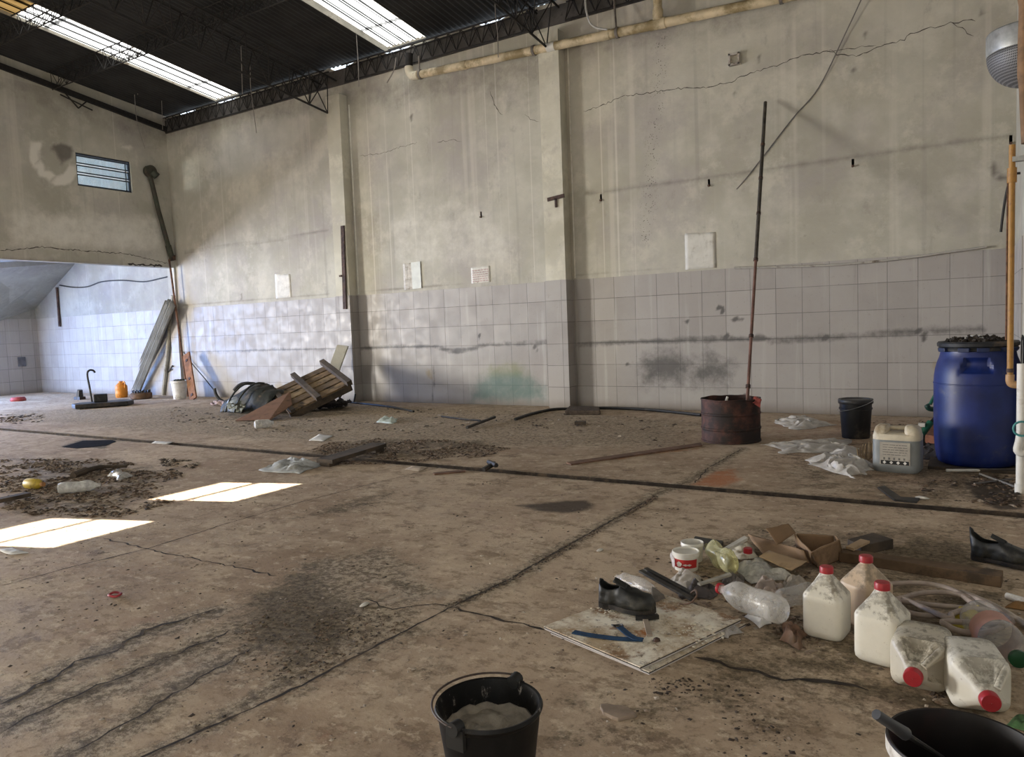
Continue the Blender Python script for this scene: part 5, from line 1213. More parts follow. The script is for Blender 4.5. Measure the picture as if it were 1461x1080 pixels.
# ---------------- shoes
M_LEA = mat('black_leather', (.011, .012, .012), .5, .4, 10, dirt=.30, dcol=(.06, .055, .042), bump=.15)
M_SOLE = mat('rubber_sole', (.009, .008, .008), .75, .4, 14, dirt=.3, dcol=(.05, .04, .03))
def shoe(name, P, rz, lab, L=.275, hh=.085, ht=.085, coll=.42, cat='shoe', slump=0., pitch=0.):
    r = thing(name, lab, cat, P, rz); r.rotation_euler = (0, pitch, rz)
    def W(x):                                                       # half width of the plan
        t = x/L
        w = .036+.012*math.sin(PI*min(1, max(0, (t-.35)/.65)))
        if t < .12: w *= math.sqrt(max(0, 1-((.12-t)/.12)**2))
        if t > .78: w *= math.sqrt(max(0, 1-((t-.78)/.222)**2))
        return w
    def H(x):
        t = x/L
        if t < coll: return hh+(ht-hh)*(t/coll)-.20*hh*math.sin(PI*t/coll)
        u = (t-coll)/(1-coll); return ht*(1-u)**2.0+.050*(1-(1-u)**2.0)-(.026*max(0, u-.82)/.18)
    nx, ns = 34, 24; k = MB(); vs = []
    for i in range(nx+1):
        x = L*i/nx; w = max(W(x), .002); h = H(x); lean = -slump*(1-min(1, x/(L*coll)))
        for j in range(ns+1):
            a = PI*j/ns; q = Vector((x, -w*math.copysign(abs(math.cos(a))**.7, math.cos(a)), .022+h*math.sin(a)**.62))
            n = noise.noise(Vector((q.x*30, q.y*30, q.z*30)))*.003*(1+slump*20)
            zz = max(0, q.z-.05); vs.append(q+Vector((lean*zz*8, n*2+slump*.3*math.sin(q.z*60), n)))
    fs = []
    for i in range(nx):
        for j in range(ns):
            xm = (i+.5)/nx; jm = (j+.5)/ns
            if .03 < xm < coll and .30 < jm < .70: continue
            fs.append((i*(ns+1)+j, i*(ns+1)+j+1, (i+1)*(ns+1)+j+1, (i+1)*(ns+1)+j))
    k.add(vs, fs); k.build('upper', M_LEA, r, solid=.004)
    out = [(L*i/20, W(L*i/20)*1.09+.003) for i in range(21)]
    poly = [(x, -w) for x, w in out]+[(x, w) for x, w in out[::-1]]
    k = MB(); k.prism([(x*1.02-.003, y, .0) for x, y in poly if x < L*.30], (0, 0, .024)); k.prism([(x*1.02-.003, y, .006 if x < L*.9 else .010) for x, y in poly], (0, 0, .018)); k.build('sole', M_SOLE, r, smooth=30)
    x0 = L*coll; k = MB()
    k.grid(lambda u, v: Vector((x0-.03+u*.055, (v-.5)*.045, .022+H(x0)+.022*(1-u)-.006*abs(v-.5)*4)), 6, 6); k.build('tongue', M_LEA, r, solid=.004)
    k = MB()
    for t in (.02, .10, .18): 
        x = L*(coll+t); h = .022+H(x)*1.0; k.tube([Vector((x+.006, -.020, h-.010)), Vector((x-.004, 0, h+.003)), Vector((x+.006, .020, h-.010))], .0028, 6)
    k.build('laces', mat('black_lace', (.02, .02, .02), .8), r)
    return r
a, b = F(857, 862, .032), F(930, 877, .032); shoe('black_shoe', a, vec2ang(a, b), 'black lace-up leather shoe standing on the back edge of the dirty panel', L=(b-a).length*1.06, hh=.086, ht=.080)
a, b = F(1386, 796, .002), F(1466, 811, .002); shoe('black_boot', a, vec2ang(a, b), 'black ankle boot on the floor at the right edge', L=.285, hh=.125, ht=.088, coll=.40, cat='boot', slump=.012)
# ---------------- things on the panel
z = .0325
k = MB(); M_STR = mat('blue_webbing', (.012, .045, .105), .8, .3, 30)
def flat(pts, w, zz, th=.003):
    P_ = [F(*q, zz) for q in pts]; vs = []
    for i, p in enumerate(P_):
        t = (P_[min(i+1, len(P_)-1)]-P_[max(i-1, 0)]).normalized(); s_ = Vector((-t.y, t.x, 0))*w/2; vs += [p-s_, p+s_]
    n = len(vs); vs += [v+Vector((0, 0, th)) for v in vs]; fs = []
    for i in range(len(P_)-1):
        q = 2*i; fs += [(q, q+2, q+3, q+1), (n+q, n+q+1, n+q+3, n+q+2), (q, n+q, n+q+2, q+2), (q+1, q+3, n+q+3, n+q+1)]
    fs += [(0, 1, n+1, n), (n-2, 2*n-2, 2*n-1, n-1)]
    return vs, fs
r = thing('blue_strap', 'blue webbing strap lying across the dirty panel in front of the shoe', 'strap', F(870, 908, z))
k.add(*flat([(818, 902), (835, 905.5), (855, 908.5), (875, 911), (895, 912.5), (917, 913)], .030, z)); k.add(*flat([(884, 895), (890, 900), (897, 906), (906, 911), (917, 913)], .026, z+.0035)); k.build('webbing', M_STR, r, r.location, smooth=0)
k = MB(); c = F(881, 893, z+.003); k.tube([c+Vector((.022*math.cos(a), .014*math.sin(a), .004*math.sin(a*2))) for a in [i*PI/8 for i in range(16)]], .003, 6, closed=True); k.tube([c+Vector((-.02, 0, 0)), c+Vector((.02, .004, .002))], .003, 6); k.build('buckle', M_BLKM, r, r.location)
r = thing('scraper', 'old scraper with dark blade lying on the dirty panel below the shoe toe', 'tool', F(923, 885, z))
k = MB(); k.add(*flat([(907, 884), (922, 884.5), (939, 882)], .018, z+.001, .016)); k.build('blade', M_BLKM, r, r.location, smooth=0)
k = MB(); k.add(*flat([(921, 886), (924, 896), (927, 908)], .020, z+.001, .008)); k.build('handle', mat('worn_grey_handle', (.27, .22, .17), .7, .2), r, r.location, smooth=0)
P = F(937, 914, z); k = MB(); k.lathe([(.001, 0), (.014, 0), (.013, .006), (.005, .011), (.001, .009)], 7, M=T3(P)); single(k, 'rust_lump', M_DRUST, 'small brown rusty lump on the dirty panel right of the blue strap', 'lump')
for px, s_, seed, lab in (((866, 872), .05, 1, 'flaking pale crust on the panel under the shoe heel'), ((990, 905), .09, 4, 'flaking pale crust near the right side of the dirty panel')):
    rn = random.Random(seed); k = MB(); c = F(*px, z)
    for i in range(26 if seed == 1 else 60):
        q = c+Vector((rn.gauss(0, s_*.55), rn.gauss(0, s_*.45), .001)); u = rn.random()*6; w = .002+.006*rn.random()
        k.prism([q+Vector((w*math.cos(u+j*PI/2.5)*(.6+rn.random()*.6), w*math.sin(u+j*PI/2.5)*(.6+rn.random()*.6), 0)) for j in range(5)], (0, 0, .002))
    single(k, 'paint_flakes', mat('pale_flake', (.60, .55, .45), .9, .25, 40), lab, 'flakes', kind='stuff', smooth=0)
# ---------------- litter pile behind the panel
M_CARD = mat('cardboard', (.24, .155, .09), .9, .15, 5, dirt=.3, dcol=(.15, .095, .055))
M_CARDL = mat('light_cardboard', (.40, .285, .175), .9, .12, 6, dirt=.25, dcol=(.22, .15, .09))
r = thing('cardboard_box', 'open crushed cardboard box at the back of the litter pile', 'box', F(1160, 795))
zt = .095
D0, C0 = F(1168, 811), F(1207, 797); D1, C1 = F(1157, 788, zt), F(1198, 770, zt+.02); B1, A1 = F(1190, 764, zt), F(1136, 761, zt)
B0 = Vector((B1.x+.01, B1.y, 0)); A0 = Vector((A1.x, A1.y, 0)); 
def cardq(name, c, m=M_CARD, amp=.010, fr=6., n=10, seed=0):
    k = MB(); k.patch(c, n, n, amp, fr, seed); return k.build(name, m, r, r.location, solid=.004)
cardq('side_panel', [D0, C0, C1, D1], seed=1); cardq('side_panel', [C0, B0, B1, C1], seed=2); cardq('side_panel', [B0, A0, A1, B1], seed=3); cardq('side_panel', [A0, D0+Vector((-.03, .02, 0)), D1, A1], seed=4)
cardq('bottom', [D0, C0, B0, A0], seed=5, amp=.004)
cardq('flap', [A1, F(1108, 782, .03), F(1092, 757, .11), F(1126, 748, .13)], seed=6, amp=.025)
cardq('flap', [F(1155, 803, .03), F(1091, 792, .035), F(1066, 761, .03), F(1147, 786, .075)], seed=7, amp=.015)
k = MB(); k.patch([F(1083, 795, .05), F(1129, 814, .045), F(1151, 801, .06), F(1097, 788, .06)], 8, 8, .008, 5, 3); single(k, 'cardboard_piece', M_CARDL, 'flat pale piece of cardboard in front of the crushed box', 'cardboard', solid=.004)
a, b = F(1199, 799, .0), F(1430, 834, .0); d = (b-a).normalized(); s_ = Vector((-d.y, d.x, 0))
k = MB(); k.prism([a-s_*.03, b-s_*.05, b+s_*.05, a+s_*.04], (0, 0, .048)); single(k, 'wooden_plank', mat('brown_plank', (.13, .083, .047), .85, .35, 6, dirt=.35, dcol=(.055, .038, .024)), 'long brown plank lying behind the white jugs', 'plank', bevel=.003, smooth=0)
k = MB(); k.prism([F(1209, 783, 0), F(1229, 793, 0), F(1275, 783, 0), F(1246, 773, 0)], (0, 0, .05)); single(k, 'wood_block', M_WOODD, 'dark wood block lying right of the cardboard box', 'wood', bevel=.004, smooth=0)
k = MB(); k.prism([F(1207, 783, .052), F(1218, 786, .052), F(1241, 775, .054), F(1228, 772, .054)], (0, 0, .012)); single(k, 'wood_chip', M_CARDL, 'pale splintered chip on top of the dark wood block', 'wood', smooth=0)
# paint tub with red label, and the empty tub behind it
M_TUB = mat('tub_plastic', (.66, .64, .58), .4, .08, 8, dirt=.15, dcol=(.4, .35, .28))
def tub(P, R_, H_, lab, full, name='plastic_tub'):
    r = thing(name, lab, 'tub', P)
    MB().lathe([(R_*.9, 0), (R_*.92, .004), (R_*.98, H_-.018), (R_*1.05, H_-.016), (R_*1.05, H_-.002), (R_*1.02, H_), (R_*.96, H_-.002), (R_*.86, .005), (.001, .004)] if not full else [(R_*.9, 0), (R_*.92, .004), (R_*.98, H_-.022), (R_*1.06, H_-.020), (R_*1.06, H_-.002), (R_*1.03, H_), (R_*.97, H_), (R_*.95, H_-.008), (.001, H_-.010)], 36, cap1=False).build('tub', M_TUB, r)
    return r
P = F(979, 811); R_ = .060; H_ = .088
r = tub(P, R_, H_, 'round white tub with a red label standing in the litter pile', True)
va = math.atan2(CAM[1]-P.y, CAM[0]-P.x)
k = MB(); k.lathe([(R_*.945, .018), (R_*.988, .058)], 40, cap0=False, cap1=False, a0=va-1.35, a1=va+.98); lb = k.build('label', mat('red_label', (.42, .025, .025), .5, .12), r)
k = MB(); M = Rz(va-.55) @ T3((R_*.985, 0, .036)); k.prism([M @ Vector((0, .013*math.cos(a)*(1+.15*math.sin(5*a)), .012*math.sin(a)*(1+.1*math.cos(3*a)))) for a in [i*PI/10 for i in range(20)]], M.to_3x3() @ Vector((.001, 0, 0)))
k.build('white_mark', mat('label_white', (.62, .60, .55)), lb, smooth=0)
k = MB()
for i in range(7):
    a = va-.22+i*.10; k.box((0, 0, 0), (.001, .0045, .004+.003*(i % 3)), M=Rz(a) @ T3((R_*.985, 0, .034)))
k.build('white_script', mat('label_white', (.62, .60, .55)), lb, smooth=0)
tub(F(988, 799), .052, .092, 'empty white tub standing behind the tub with the red label', False)
k = MB(); k.patch([F(966, 813, .02), F(968, 788, .07), F(960, 786, .07), F(957, 806, .01)], 8, 8, .02, 9, 2); single(k, 'film_scrap', film('pinkish_film', (.72, .66, .64), .5), 'clear wrinkled wrapper leaning on the left of the red-labelled tub', 'wrapper', solid=.001)
k = MB(); k.prism([F(986, 780, 0), F(1024, 789, 0), F(1032, 777, 0), F(992, 770, 0)], (0, 0, .02)); single(k, 'black_tray', M_BLK, 'flat black board lying behind the empty tub', 'board', smooth=0)
# crushed bottles
a, b = F(1046, 822, .02), F(1008, 790, .03); bottle('crushed_bottle', a, (b-a).length*1.02, .048, vec2ang(a, b), 'crushed yellowish clear bottle lying right of the tubs', film('yellow_pet', (.62, .60, .36), .30, .2, 20., (.95, .93, .74)), crush=.5)
a, b = F(1118, 893, .05), F(1026, 857, .05); bottle('clear_bottle', a, (b-a).length*1.0, .052, vec2ang(a, b), 'large dusty clear bottle with red cap lying behind the right corner of the panel', film('milky_pet', (.74, .72, .67), .27, .25, 24.), cap=mat('red_cap', (.34, .02, .028), .4, .1), crush=.12)
a, b = F(1112, 872, .01), F(1150, 858, .01); bottle('clear_bottle', a, .24, .042, vec2ang(a, b), 'smaller clear bottle lying half hidden behind the first standing jug', M_CLR, crush=.3)
a, b = F(930, 858, .01), F(884, 834, .02); bottle('clear_bottle', a, .24, .038, vec2ang(a, b), 'thin clear bottle lying behind the black shoe', M_CLR, crush=.35)
# strips and boards
for q, lab in ((((914, 816), (988, 857)), 'black flat strip lying in front of its twin beside the shoe'), (((921, 813), (992, 851)), 'black flat strip lying behind its twin beside the shoe')):
    a, b = F(*q[0], .075), F(*q[1], .045); k = MB(); d = (b-a).normalized(); s_ = Vector((-d.y, d.x, 0))*.011; k.prism([a-s_, a+s_, b+s_, b-s_], (0, 0, .010)); single(k, 'black_strip', M_BLK, lab, 'strip', 'black strips beside the shoe', smooth=0)
a, b = F(930, 846, .0), F(975, 858, .0)
k = MB(); k.patch([F(928, 866, .0), F(958, 864, .0), F(950, 848, .05), F(929, 836, .085)], 12, 12, .03, 9, 4); single(k, 'grey_fabric', mat('grey_fabric', (.15, .135, .12), .9, .3, 14), 'stiff grey fabric scrap standing right of the shoe', 'fabric', solid=.002)
k = MB(); k.prism([F(995, 834, .05), F(999, 836, .05), F(1044, 822, .06), F(1041, 819, .06)], (0, 0, .008)); single(k, 'grey_lath', mat('grey_slat', (.32, .30, .25), .7), 'thin grey slat lying over the litter below the yellowish bottle', 'slat', smooth=0)
k = MB(); k.prism([F(1028, 788, .04), F(1031, 791, .04), F(1067, 771, .055), F(1062, 768, .055)], (0, 0, .014)); single(k, 'white_bar', mat('whitish_bar', (.52, .49, .43), .7, .15), 'whitish bar lying slanted at the back of the litter pile', 'bar', smooth=0)
for q, m, h, fr, sd, lab, nm, ct in (
    ([(1031, 786), (1052, 800), (1086, 795), (1066, 776)], mat('cream_paper', (.58, .54, .44), .9, .12, 9, dirt=.25, dcol=(.3, .23, .16)), .045, 7, 2, 'crumpled cream paper with a red cap on it at the back of the pile', 'crumpled_paper', 'paper'),
    ([(1047, 808), (1072, 833), (1140, 828), (1092, 803)], mat('speckled_sheet', (.46, .45, .41), .8, .3, 26, dirt=.3, dcol=(.22, .20, .17)), .055, 6, 7, 'speckled whitish sheet spread over the middle of the litter pile', 'plastic_sheet', 'sheet'),
    ([(1064, 850), (1112, 862), (1120, 840), (1080, 832)], film('brown_film', (.42, .33, .27), .6, .35, 12.), .07, 8, 3, 'brownish clear bag behind the large bottle', 'plastic_bag', 'plastic bag'),
    ([(1112, 848), (1150, 850), (1148, 826), (1116, 832)], film('brown_film2', (.40, .35, .29), .65, .35, 12.), .06, 8, 6, 'greyish clear bag left of the first standing jug', 'plastic_bag', 'plastic bag'),
    ([(953, 830), (985, 842), (1003, 826), (968, 815)], film('dust_film', (.55, .50, .44), .6, .3, 12.), .05, 8, 5, 'dusty clear film in front of the red-labelled tub', 'plastic_bag', 'plastic bag'),
    ([(1022, 835), (1052, 842), (1066, 826), (1040, 816)], mat('dark_film', (.10, .085, .075), .5, .4, 16), .05, 8, 8, 'dark crumpled plastic below the yellowish bottle', 'plastic_bag', 'plastic bag'),
    ([(968, 852), (1018, 858), (1030, 842), (985, 832)], mat('dark_bag', (.055, .045, .042), .6, .4, 16), .06, 8, 9, 'dark brown crumpled bag beside the black strips', 'plastic_bag', 'plastic bag'),
    ([(1060, 884), (1078, 898), (1104, 892), (1086, 872)], mat('white_tissue', (.66, .65, .62), .8, .1), .06, 9, 2, 'crumpled white paper in front of the large bottle', 'crumpled_paper', 'paper'),
    ([(1018, 908), (1040, 914), (1062, 903), (1046, 895)], film('grey_wrap', (.52, .49, .46), .6, .3, 14.), .035, 9, 5, 'crumpled clear wrapper at the right edge of the panel', 'wrapper', 'wrapper'),
    ([(1108, 915), (1142, 928), (1152, 905), (1122, 893)], mat('rusty_rag', (.17, .10, .065), .9, .4, 14, dirt=.3), .05, 9, 4, 'brown rag crumpled at the foot of the first standing jug', 'rag', 'rag'),
    ([(1350, 896), (1398, 902), (1408, 878), (1362, 872)], mat('yellow_bag', (.42, .33, .03), .6, .35, 10, dirt=.3), .07, 7, 5, 'yellow plastic bag crumpled between hose and lying jugs', 'plastic_bag', 'plastic bag'),
    ([(1434, 1042), (1475, 1050), (1478, 1030), (1446, 1026)], mat('green_yellow_scrap', (.06, .13, .05), .6, .8, 14), .03, 9, 3, 'green scrap at the right edge beyond the front white bucket', 'scrap', 'scrap'),
    ([(1440, 868), (1475, 874), (1475, 862), (1448, 859)], mat('ochre_leaf', (.26, .14, .05), .8), .02, 6, 1, 'ochre scrap at the right edge below the white tube', 'scrap', 'scrap')):
    crumple(nm, q, m, lab, ct, h, 24, .03, fr*1.6, sd)
P = F(1067, 789, .055); M_RCAP = mat('red_cap', (.34, .02, .028)); r = MB().lathe([(.020, 0), (.021, .002), (.021, .022), (.018, .025), (.001, .025)], 20, M=T3(P)); single(r, 'bottle_cap', M_RCAP, 'loose red cap lying on the crumpled cream paper', 'cap')
k = MB(); k.tube(spline([F(970, 862, .03), F(985, 860, .05), F(994, 850, .075), F(992, 842, .08), F(986, 846, .06)], 5), .004, 6); single(k, 'wire_loop', mat('brown_wire', (.10, .06, .04)), 'thin brown wire loop at the end of the black strips', 'wire')
# ---------------- jugs
def jug_mat(name, col, low, dust):
    """milky plastic, dust and grime settled on what faces up, scuffs elsewhere"""
    t = NT(name); p = t.pos(); g = t.n('ShaderNodeNewGeometry'); nz = t.sep(g.outputs['Normal'])[2]
    c = t.mix(t.ramp(t.noise(6, 5, .6), .35, .65), tuple(q*.9 for q in col), col)
    c = t.mix(t.ramp(t.noise(11, 8, .72), .60, .72, 0, low), c, (.30, .24, .155))
    upf = t.ramp(nz, .15, .75); n = t.noise(15, 9, .78)
    c = t.mix(t.math('MULTIPLY', upf, t.ramp(t.math('ADD', n, t.math('MULTIPLY', upf, .06)), .50, .62, 0, dust)), c, (.155, .135, .10))
    c = t.mix(t.ramp(t.noise(60, 3, .6), .66, .72, 0, .4), c, (.24, .19, .13))
    return t.end(t.bsdf(c, .42, t.bump(t.noise(9, 4, .6), .08, .01), spec=.4, **{'Subsurface Weight': .15, 'Subsurface Radius': (.03, .03, .03)}))
M_JUG = jug_mat('milky_jug', (.72, .69, .60), .25, .8); M_JUGD = jug_mat('dusty_jug', (.54, .50, .41), .8, .85); M_JUGB = jug_mat('beige_jug', (.56, .43, .30), .4, .7)
JH = .285
def jug_mesh():
    secs = []; n = 64; W0 = .158
    prof = [(0, .80, 4.5), (.004, .90, 4.5), (.014, .985, 5), (.03, 1., 5.5)]+[(.03+.135*i/8, 1., 5.5) for i in range(1, 9)]+[(.172, .985, 5.)]
    for i in range(1, 15):
        t = i/14; prof.append((.172+.073*t, .985+(.34-.985)*t**1.05, 5.0-2.6*t))
    prof += [(.248, .31, 2.2), (.252, .27, 2.), (.266, .265, 2.)]
    k = MB(); vs = []
    for z, w, e in prof:
        for p in rsec(W0*w, W0*w, z, e, n):
            a = math.atan2(p.y, p.x); d = 0.
            for fa in (0, PI/2, PI, -PI/2):                         # hollows left and right of the grip on every shoulder face
                da = (a-fa+PI) % (2*PI)-PI
                if abs(da) < .75:
                    ez = max(0, 1-abs((z-.200)/.034)**4)
                    if fa in (0, -PI/2): d += .020*ez*max(0, 1-abs(da/.52)**6)
                    else: d += .004*ez*max(0, 1-abs(da/.6)**6)
            rr = math.hypot(p.x, p.y); s_ = (rr-d)/rr
            vs.append(Vector((p.x*s_, p.y*s_, z+.5*d*(0))))
    m = len(prof)
    fs = [(j*n+i, j*n+(i+1) % n, (j+1)*n+(i+1) % n, (j+1)*n+i) for j in range(m-1) for i in range(n)]
    fs += [tuple(range(n))[::-1], tuple((m-1)*n+i for i in range(n))]
    k.add(vs, fs); return k
def jug(lab, m):
    r = thing('white_jug', lab, 'jug', (0, 0, 0), 0, 'white jugs with red caps')
    jug_mesh().build('body', m, r)
    k = MB(); pts = [Vector((.064, -.064, .160)), Vector((.057, -.057, .190)), Vector((.039, -.039, .218)), Vector((.024, -.024, .240))]
    k.tube(spline(pts, 5), .0105, 10); k.build('handle', m, r)
    k = MB(); pr = [(.0235, .256), (.0265, .257), (.0265, .278), (.024, .283), (.001, .284)]
    k.lathe(pr, 30, cap1=False, fn=lambda p, a, rr, z: p*(1 if z > .279 or rr < .02 else 1) + Vector((math.cos(a), math.sin(a), 0))*(.0007*math.sin(a*30) if rr > .025 else 0)); k.build('cap', M_RCAP, r)
    return r
def stand(r, px, rz, sc=1.): r.location = F(*px, .0); r.rotation_euler = (0, 0, rz); r.scale = (sc, sc, sc)
j1 = jug('white jug standing upright at the left of the jug group', M_JUG); stand(j1, (1180, 904), 3.0, .90)
j2 = jug('beige stained jug standing behind the other upright jugs', M_JUGB); stand(j2, (1236, 888), 2.6, .92)
j3 = jug('white jug standing upright at the front beside the lying jugs', M_JUG); stand(j3, (1259, 939), 2.9, .94)
def lie(r, cap, base, roll):
    c = F(*cap, .080); b = F(*base, .080); d = (c-b); d.z = 0; d.normalize()
    M = T3(c-d*JH*.98) @ Matrix(((d.x, -d.y, 0, 0), (d.y, d.x, 0, 0), (0, 0, 1, 0), (0, 0, 0, 1))) @ Matrix.Rotation(PI/2, 4, 'Y') @ Rz(roll)
    r.matrix_world = M
    r.location = M.translation; r.rotation_euler = M.to_euler()
j4 = jug('dusty white jug lying on its side between upright jug and the other lying jug', M_JUGD); lie(j4, (1302, 968), (1328, 900), PI)
j5 = jug('white jug lying on its side nearest the front white bucket', jug_mat('white_dusty_jug', (.66, .635, .56), .45, .65)); lie(j5, (1414, 1003), (1368, 925), PI)
# big clear bottle with green cap and pink label
a, b = F(1405, 915, .0), F(1452, 968, .0); d = (b-a); L = .36
r = bottle('clear_bottle', b-d.normalized()*L*.97, L, .066, vec2ang(a, b), 'large clear bottle with green cap and pink label at the right edge', M_CLR, cap=mat('green_cap', (.008, .06, .022), .4), label=mat('pink_label', (.50, .28, .23), .6, .15, 9), ribs=False)
# hose coil
M_GH = mat('dusty_hose', (.33, .27, .23), .55, .2, 9, dirt=.25, dcol=(.17, .12, .09))
hz = .012; pts = [(1262, 866), (1266, 850), (1262, 836), (1290, 832), (1325, 833), (1358, 841), (1380, 855), (1388, 868)]
pts2 = []
for cx, cyy, rx, ry, a0, a1, zz in ((1336, 862, 54, 17, 3.4, 9.9, .03), (1392, 886, 42, 17, 3.4, 9.4, .05)):
    pts2 += [F(cx+rx*math.cos(a), cyy+ry*math.sin(a), zz) for a in [a0+(a1-a0)*i/18 for i in range(19)]]
path = [F(*q, hz+.003*i) for i, q in enumerate(pts)]+pts2+[F(1440, 890, .06), F(1425, 872, .05), F(1395, 855, .04), F(1372, 846, .02)]
single(MB().tube(spline(path, 5), .0105, 9), 'coiled_hose', M_GH, 'dusty coiled hose lying behind the lying jugs', 'hose')
single(MB().tube(spline([F(1371, 845, .016), F(1400, 856, .016), F(1432, 872, .016), F(1475, 898, .016)], 5), .012, 9), 'straight_hose', mat('pale_hose', (.42, .36, .31), .5, .15), 'straight pale hose end running out at the right edge', 'hose')
a, b = F(1436, 850, .014), F(1470, 860, .014); r = thing('white_tube', 'short white tube on the floor at the right edge below the boot', 'tube', a)
MB().tube([a, b], .014, 14).build('tube', M_WHT, r, a); MB().tube([a-(b-a)*.001, a+(b-a)*.02], .0125, 14).build('end', M_BLK, r, a)
# ---------------- front bucket with mortar
P = Vector((3.412, -7.845, 0)); H_ = .255; R_ = .131
r = thing('mortar_bucket', 'black rubber bucket holding dried grey mortar in the front', 'bucket', P)
def bucket_mat():
    t = NT('splashed_black_rubber'); p = t.pos(); s = t.sep(p)
    rad = t.n('ShaderNodeMath', operation='POWER'); 
    n = t.noise(16, 6, .75); st = t.noise(1, 5, .7, t.map(p, (26, 26, 5)))
    inside = t.n('ShaderNodeNewGeometry'); 
    c = t.mix(t.ramp(n, .4, .7), (.005, .005, .005), (.010, .009, .009))
    sp = t.math('MULTIPLY', t.ramp(t.math('ADD', t.math('MULTIPLY', n, .5), t.math('MULTIPLY', st, .5)), .54, .62), t.attr('mask')[0])
    c = t.mix(t.math('MULTIPLY', sp, .75), c, (.36, .33, .29))
    return t.end(t.bsdf(c, .5, t.bump(n, .3, .004), spec=.2))
pr = [(.092, 0), (.096, .006), (.105, .07), (.114, .14), (.123, .205), (.1265, H_-.02), (R_, H_-.016), (R_+.003, H_-.008), (R_, H_), (R_-.006, H_-.002), (.119, H_-.03), (.113, .17), (.106, .11), (.098, .06), (.001, .05)]
k = MB(); k.lathe(pr, 72, cap1=False); o = k.build('body', bucket_mat(), r); 
cc = coords(o.data); mm = np.zeros((len(cc), 3)); N = 72; mm[8*N:, 0] = 1.; mm[5*N:8*N, 0] = .10; set_attr(o.data, 'mask', mm)
k = MB(); k.grid(lambda u, v: Vector(((.002+.1155*v)*math.cos(2*PI*u), (.002+.1155*v)*math.sin(2*PI*u), .182+.016*noise.noise(Vector((math.cos(2*PI*u)*v*3, math.sin(2*PI*u)*v*3, 2)))+.006*noise.noise(Vector((math.cos(2*PI*u)*v*9, math.sin(2*PI*u)*v*9, 5)))+(.012 if v > .93 else 0))), 48, 16, closed_u=True)
k.build('mortar', mat('dry_mortar', (.27, .24, .195), .95, .3, 18, dirt=.3, dcol=(.12, .10, .08), bump=.6), r)
e1 = F(664, 1024, H_+.004)-P; e2 = F(727, 972, H_+.006)-P
k = MB()
a1, a2 = math.atan2(e1.y, e1.x), math.atan2(e2.y, e2.x)
for a in (a1, a2):
    k = MB(); k.tube([Vector((.117*math.cos(a), .117*math.sin(a), H_-.005)), Vector((.146*math.cos(a), .146*math.sin(a), H_-.002))], .017, 12); k.box((0, 0, 0), (.012, .05, .05), M=Rz(a) @ T3((.132, 0, H_-.028)))
    k.build('lug', mat('lug_rubber', (.010, .010, .010), .6, .3), r)
da = (a2-a1) % (2*PI)
if da < PI: a_s, a_e = a1, a1+da
else: a_s, a_e = a1, a1-(2*PI-da)
# the wire handle lies along the left half of the rim
lft = math.atan2((F(620, 990, H_)-P).y, (F(620, 990, H_)-P).x)
def arc_through(a, b, via):
    d1 = (b-a) % (2*PI); v1 = (via-a) % (2*PI)
    return d1 if v1 < d1 else d1-2*PI
dd = arc_through(a1, a2, lft)
hp = [Vector(((.144-.006*math.sin(PI*t))*math.cos(a1+dd*t), (.144-.006*math.sin(PI*t))*math.sin(a1+dd*t), H_+.004+.004*math.sin(PI*t))) for t in [i/24 for i in range(25)]]
MB().tube(hp, .0028, 8).build('wire_handle', mat('rusty_wire', (.05, .032, .025), .6, .4, 30), r)
# ---------------- white bucket, dark inside, at the lower right corner
P = Vector((4.405, -7.73, 0)); H_ = .36; R_ = .133
c = F(1376, 1062, H_); P = Vector((c.x, c.y, 0))
r = thing('white_bucket', 'white bucket with black inside at the lower right corner', 'bucket', P)
k = MB(); k.lathe([(.105, 0), (.109, .006), (.120, .20), (.126, H_-.03), (R_, H_-.028), (R_, H_-.004)], 56, cap1=False); k.build('outside', M_WHT, r)
k = MB(); k.lathe([(R_, H_-.004), (R_-.001, H_+.001), (R_-.005, H_), (.121, H_-.03), (.113, .20), (.102, .014), (.001, .012)], 56, cap0=False, cap1=False); k.build('inside', mat('tarred_inside', (.006, .004, .004), .5, .4, 10, dirt=.25, dcol=(.03, .008, .008)), r)
a = F(1250, 1019, H_+.075); b = F(1292, 1047, H_+.022); d = (b-a).normalized()
r = thing('stirring_rod', 'dark handled rod resting on the rim of the corner bucket', 'rod', a)
MB().tube([a, a.lerp(b, .5), b], [.0095, .010, .0125], 12).build('grip', mat('dark_grip', (.035, .037, .042), .45, .2), r, a)
k = MB(); k.tube([b-d*.005, F(1345, 1082, H_-.05)], .0055, 8); k.build('shaft', M_BLKM, r, a)
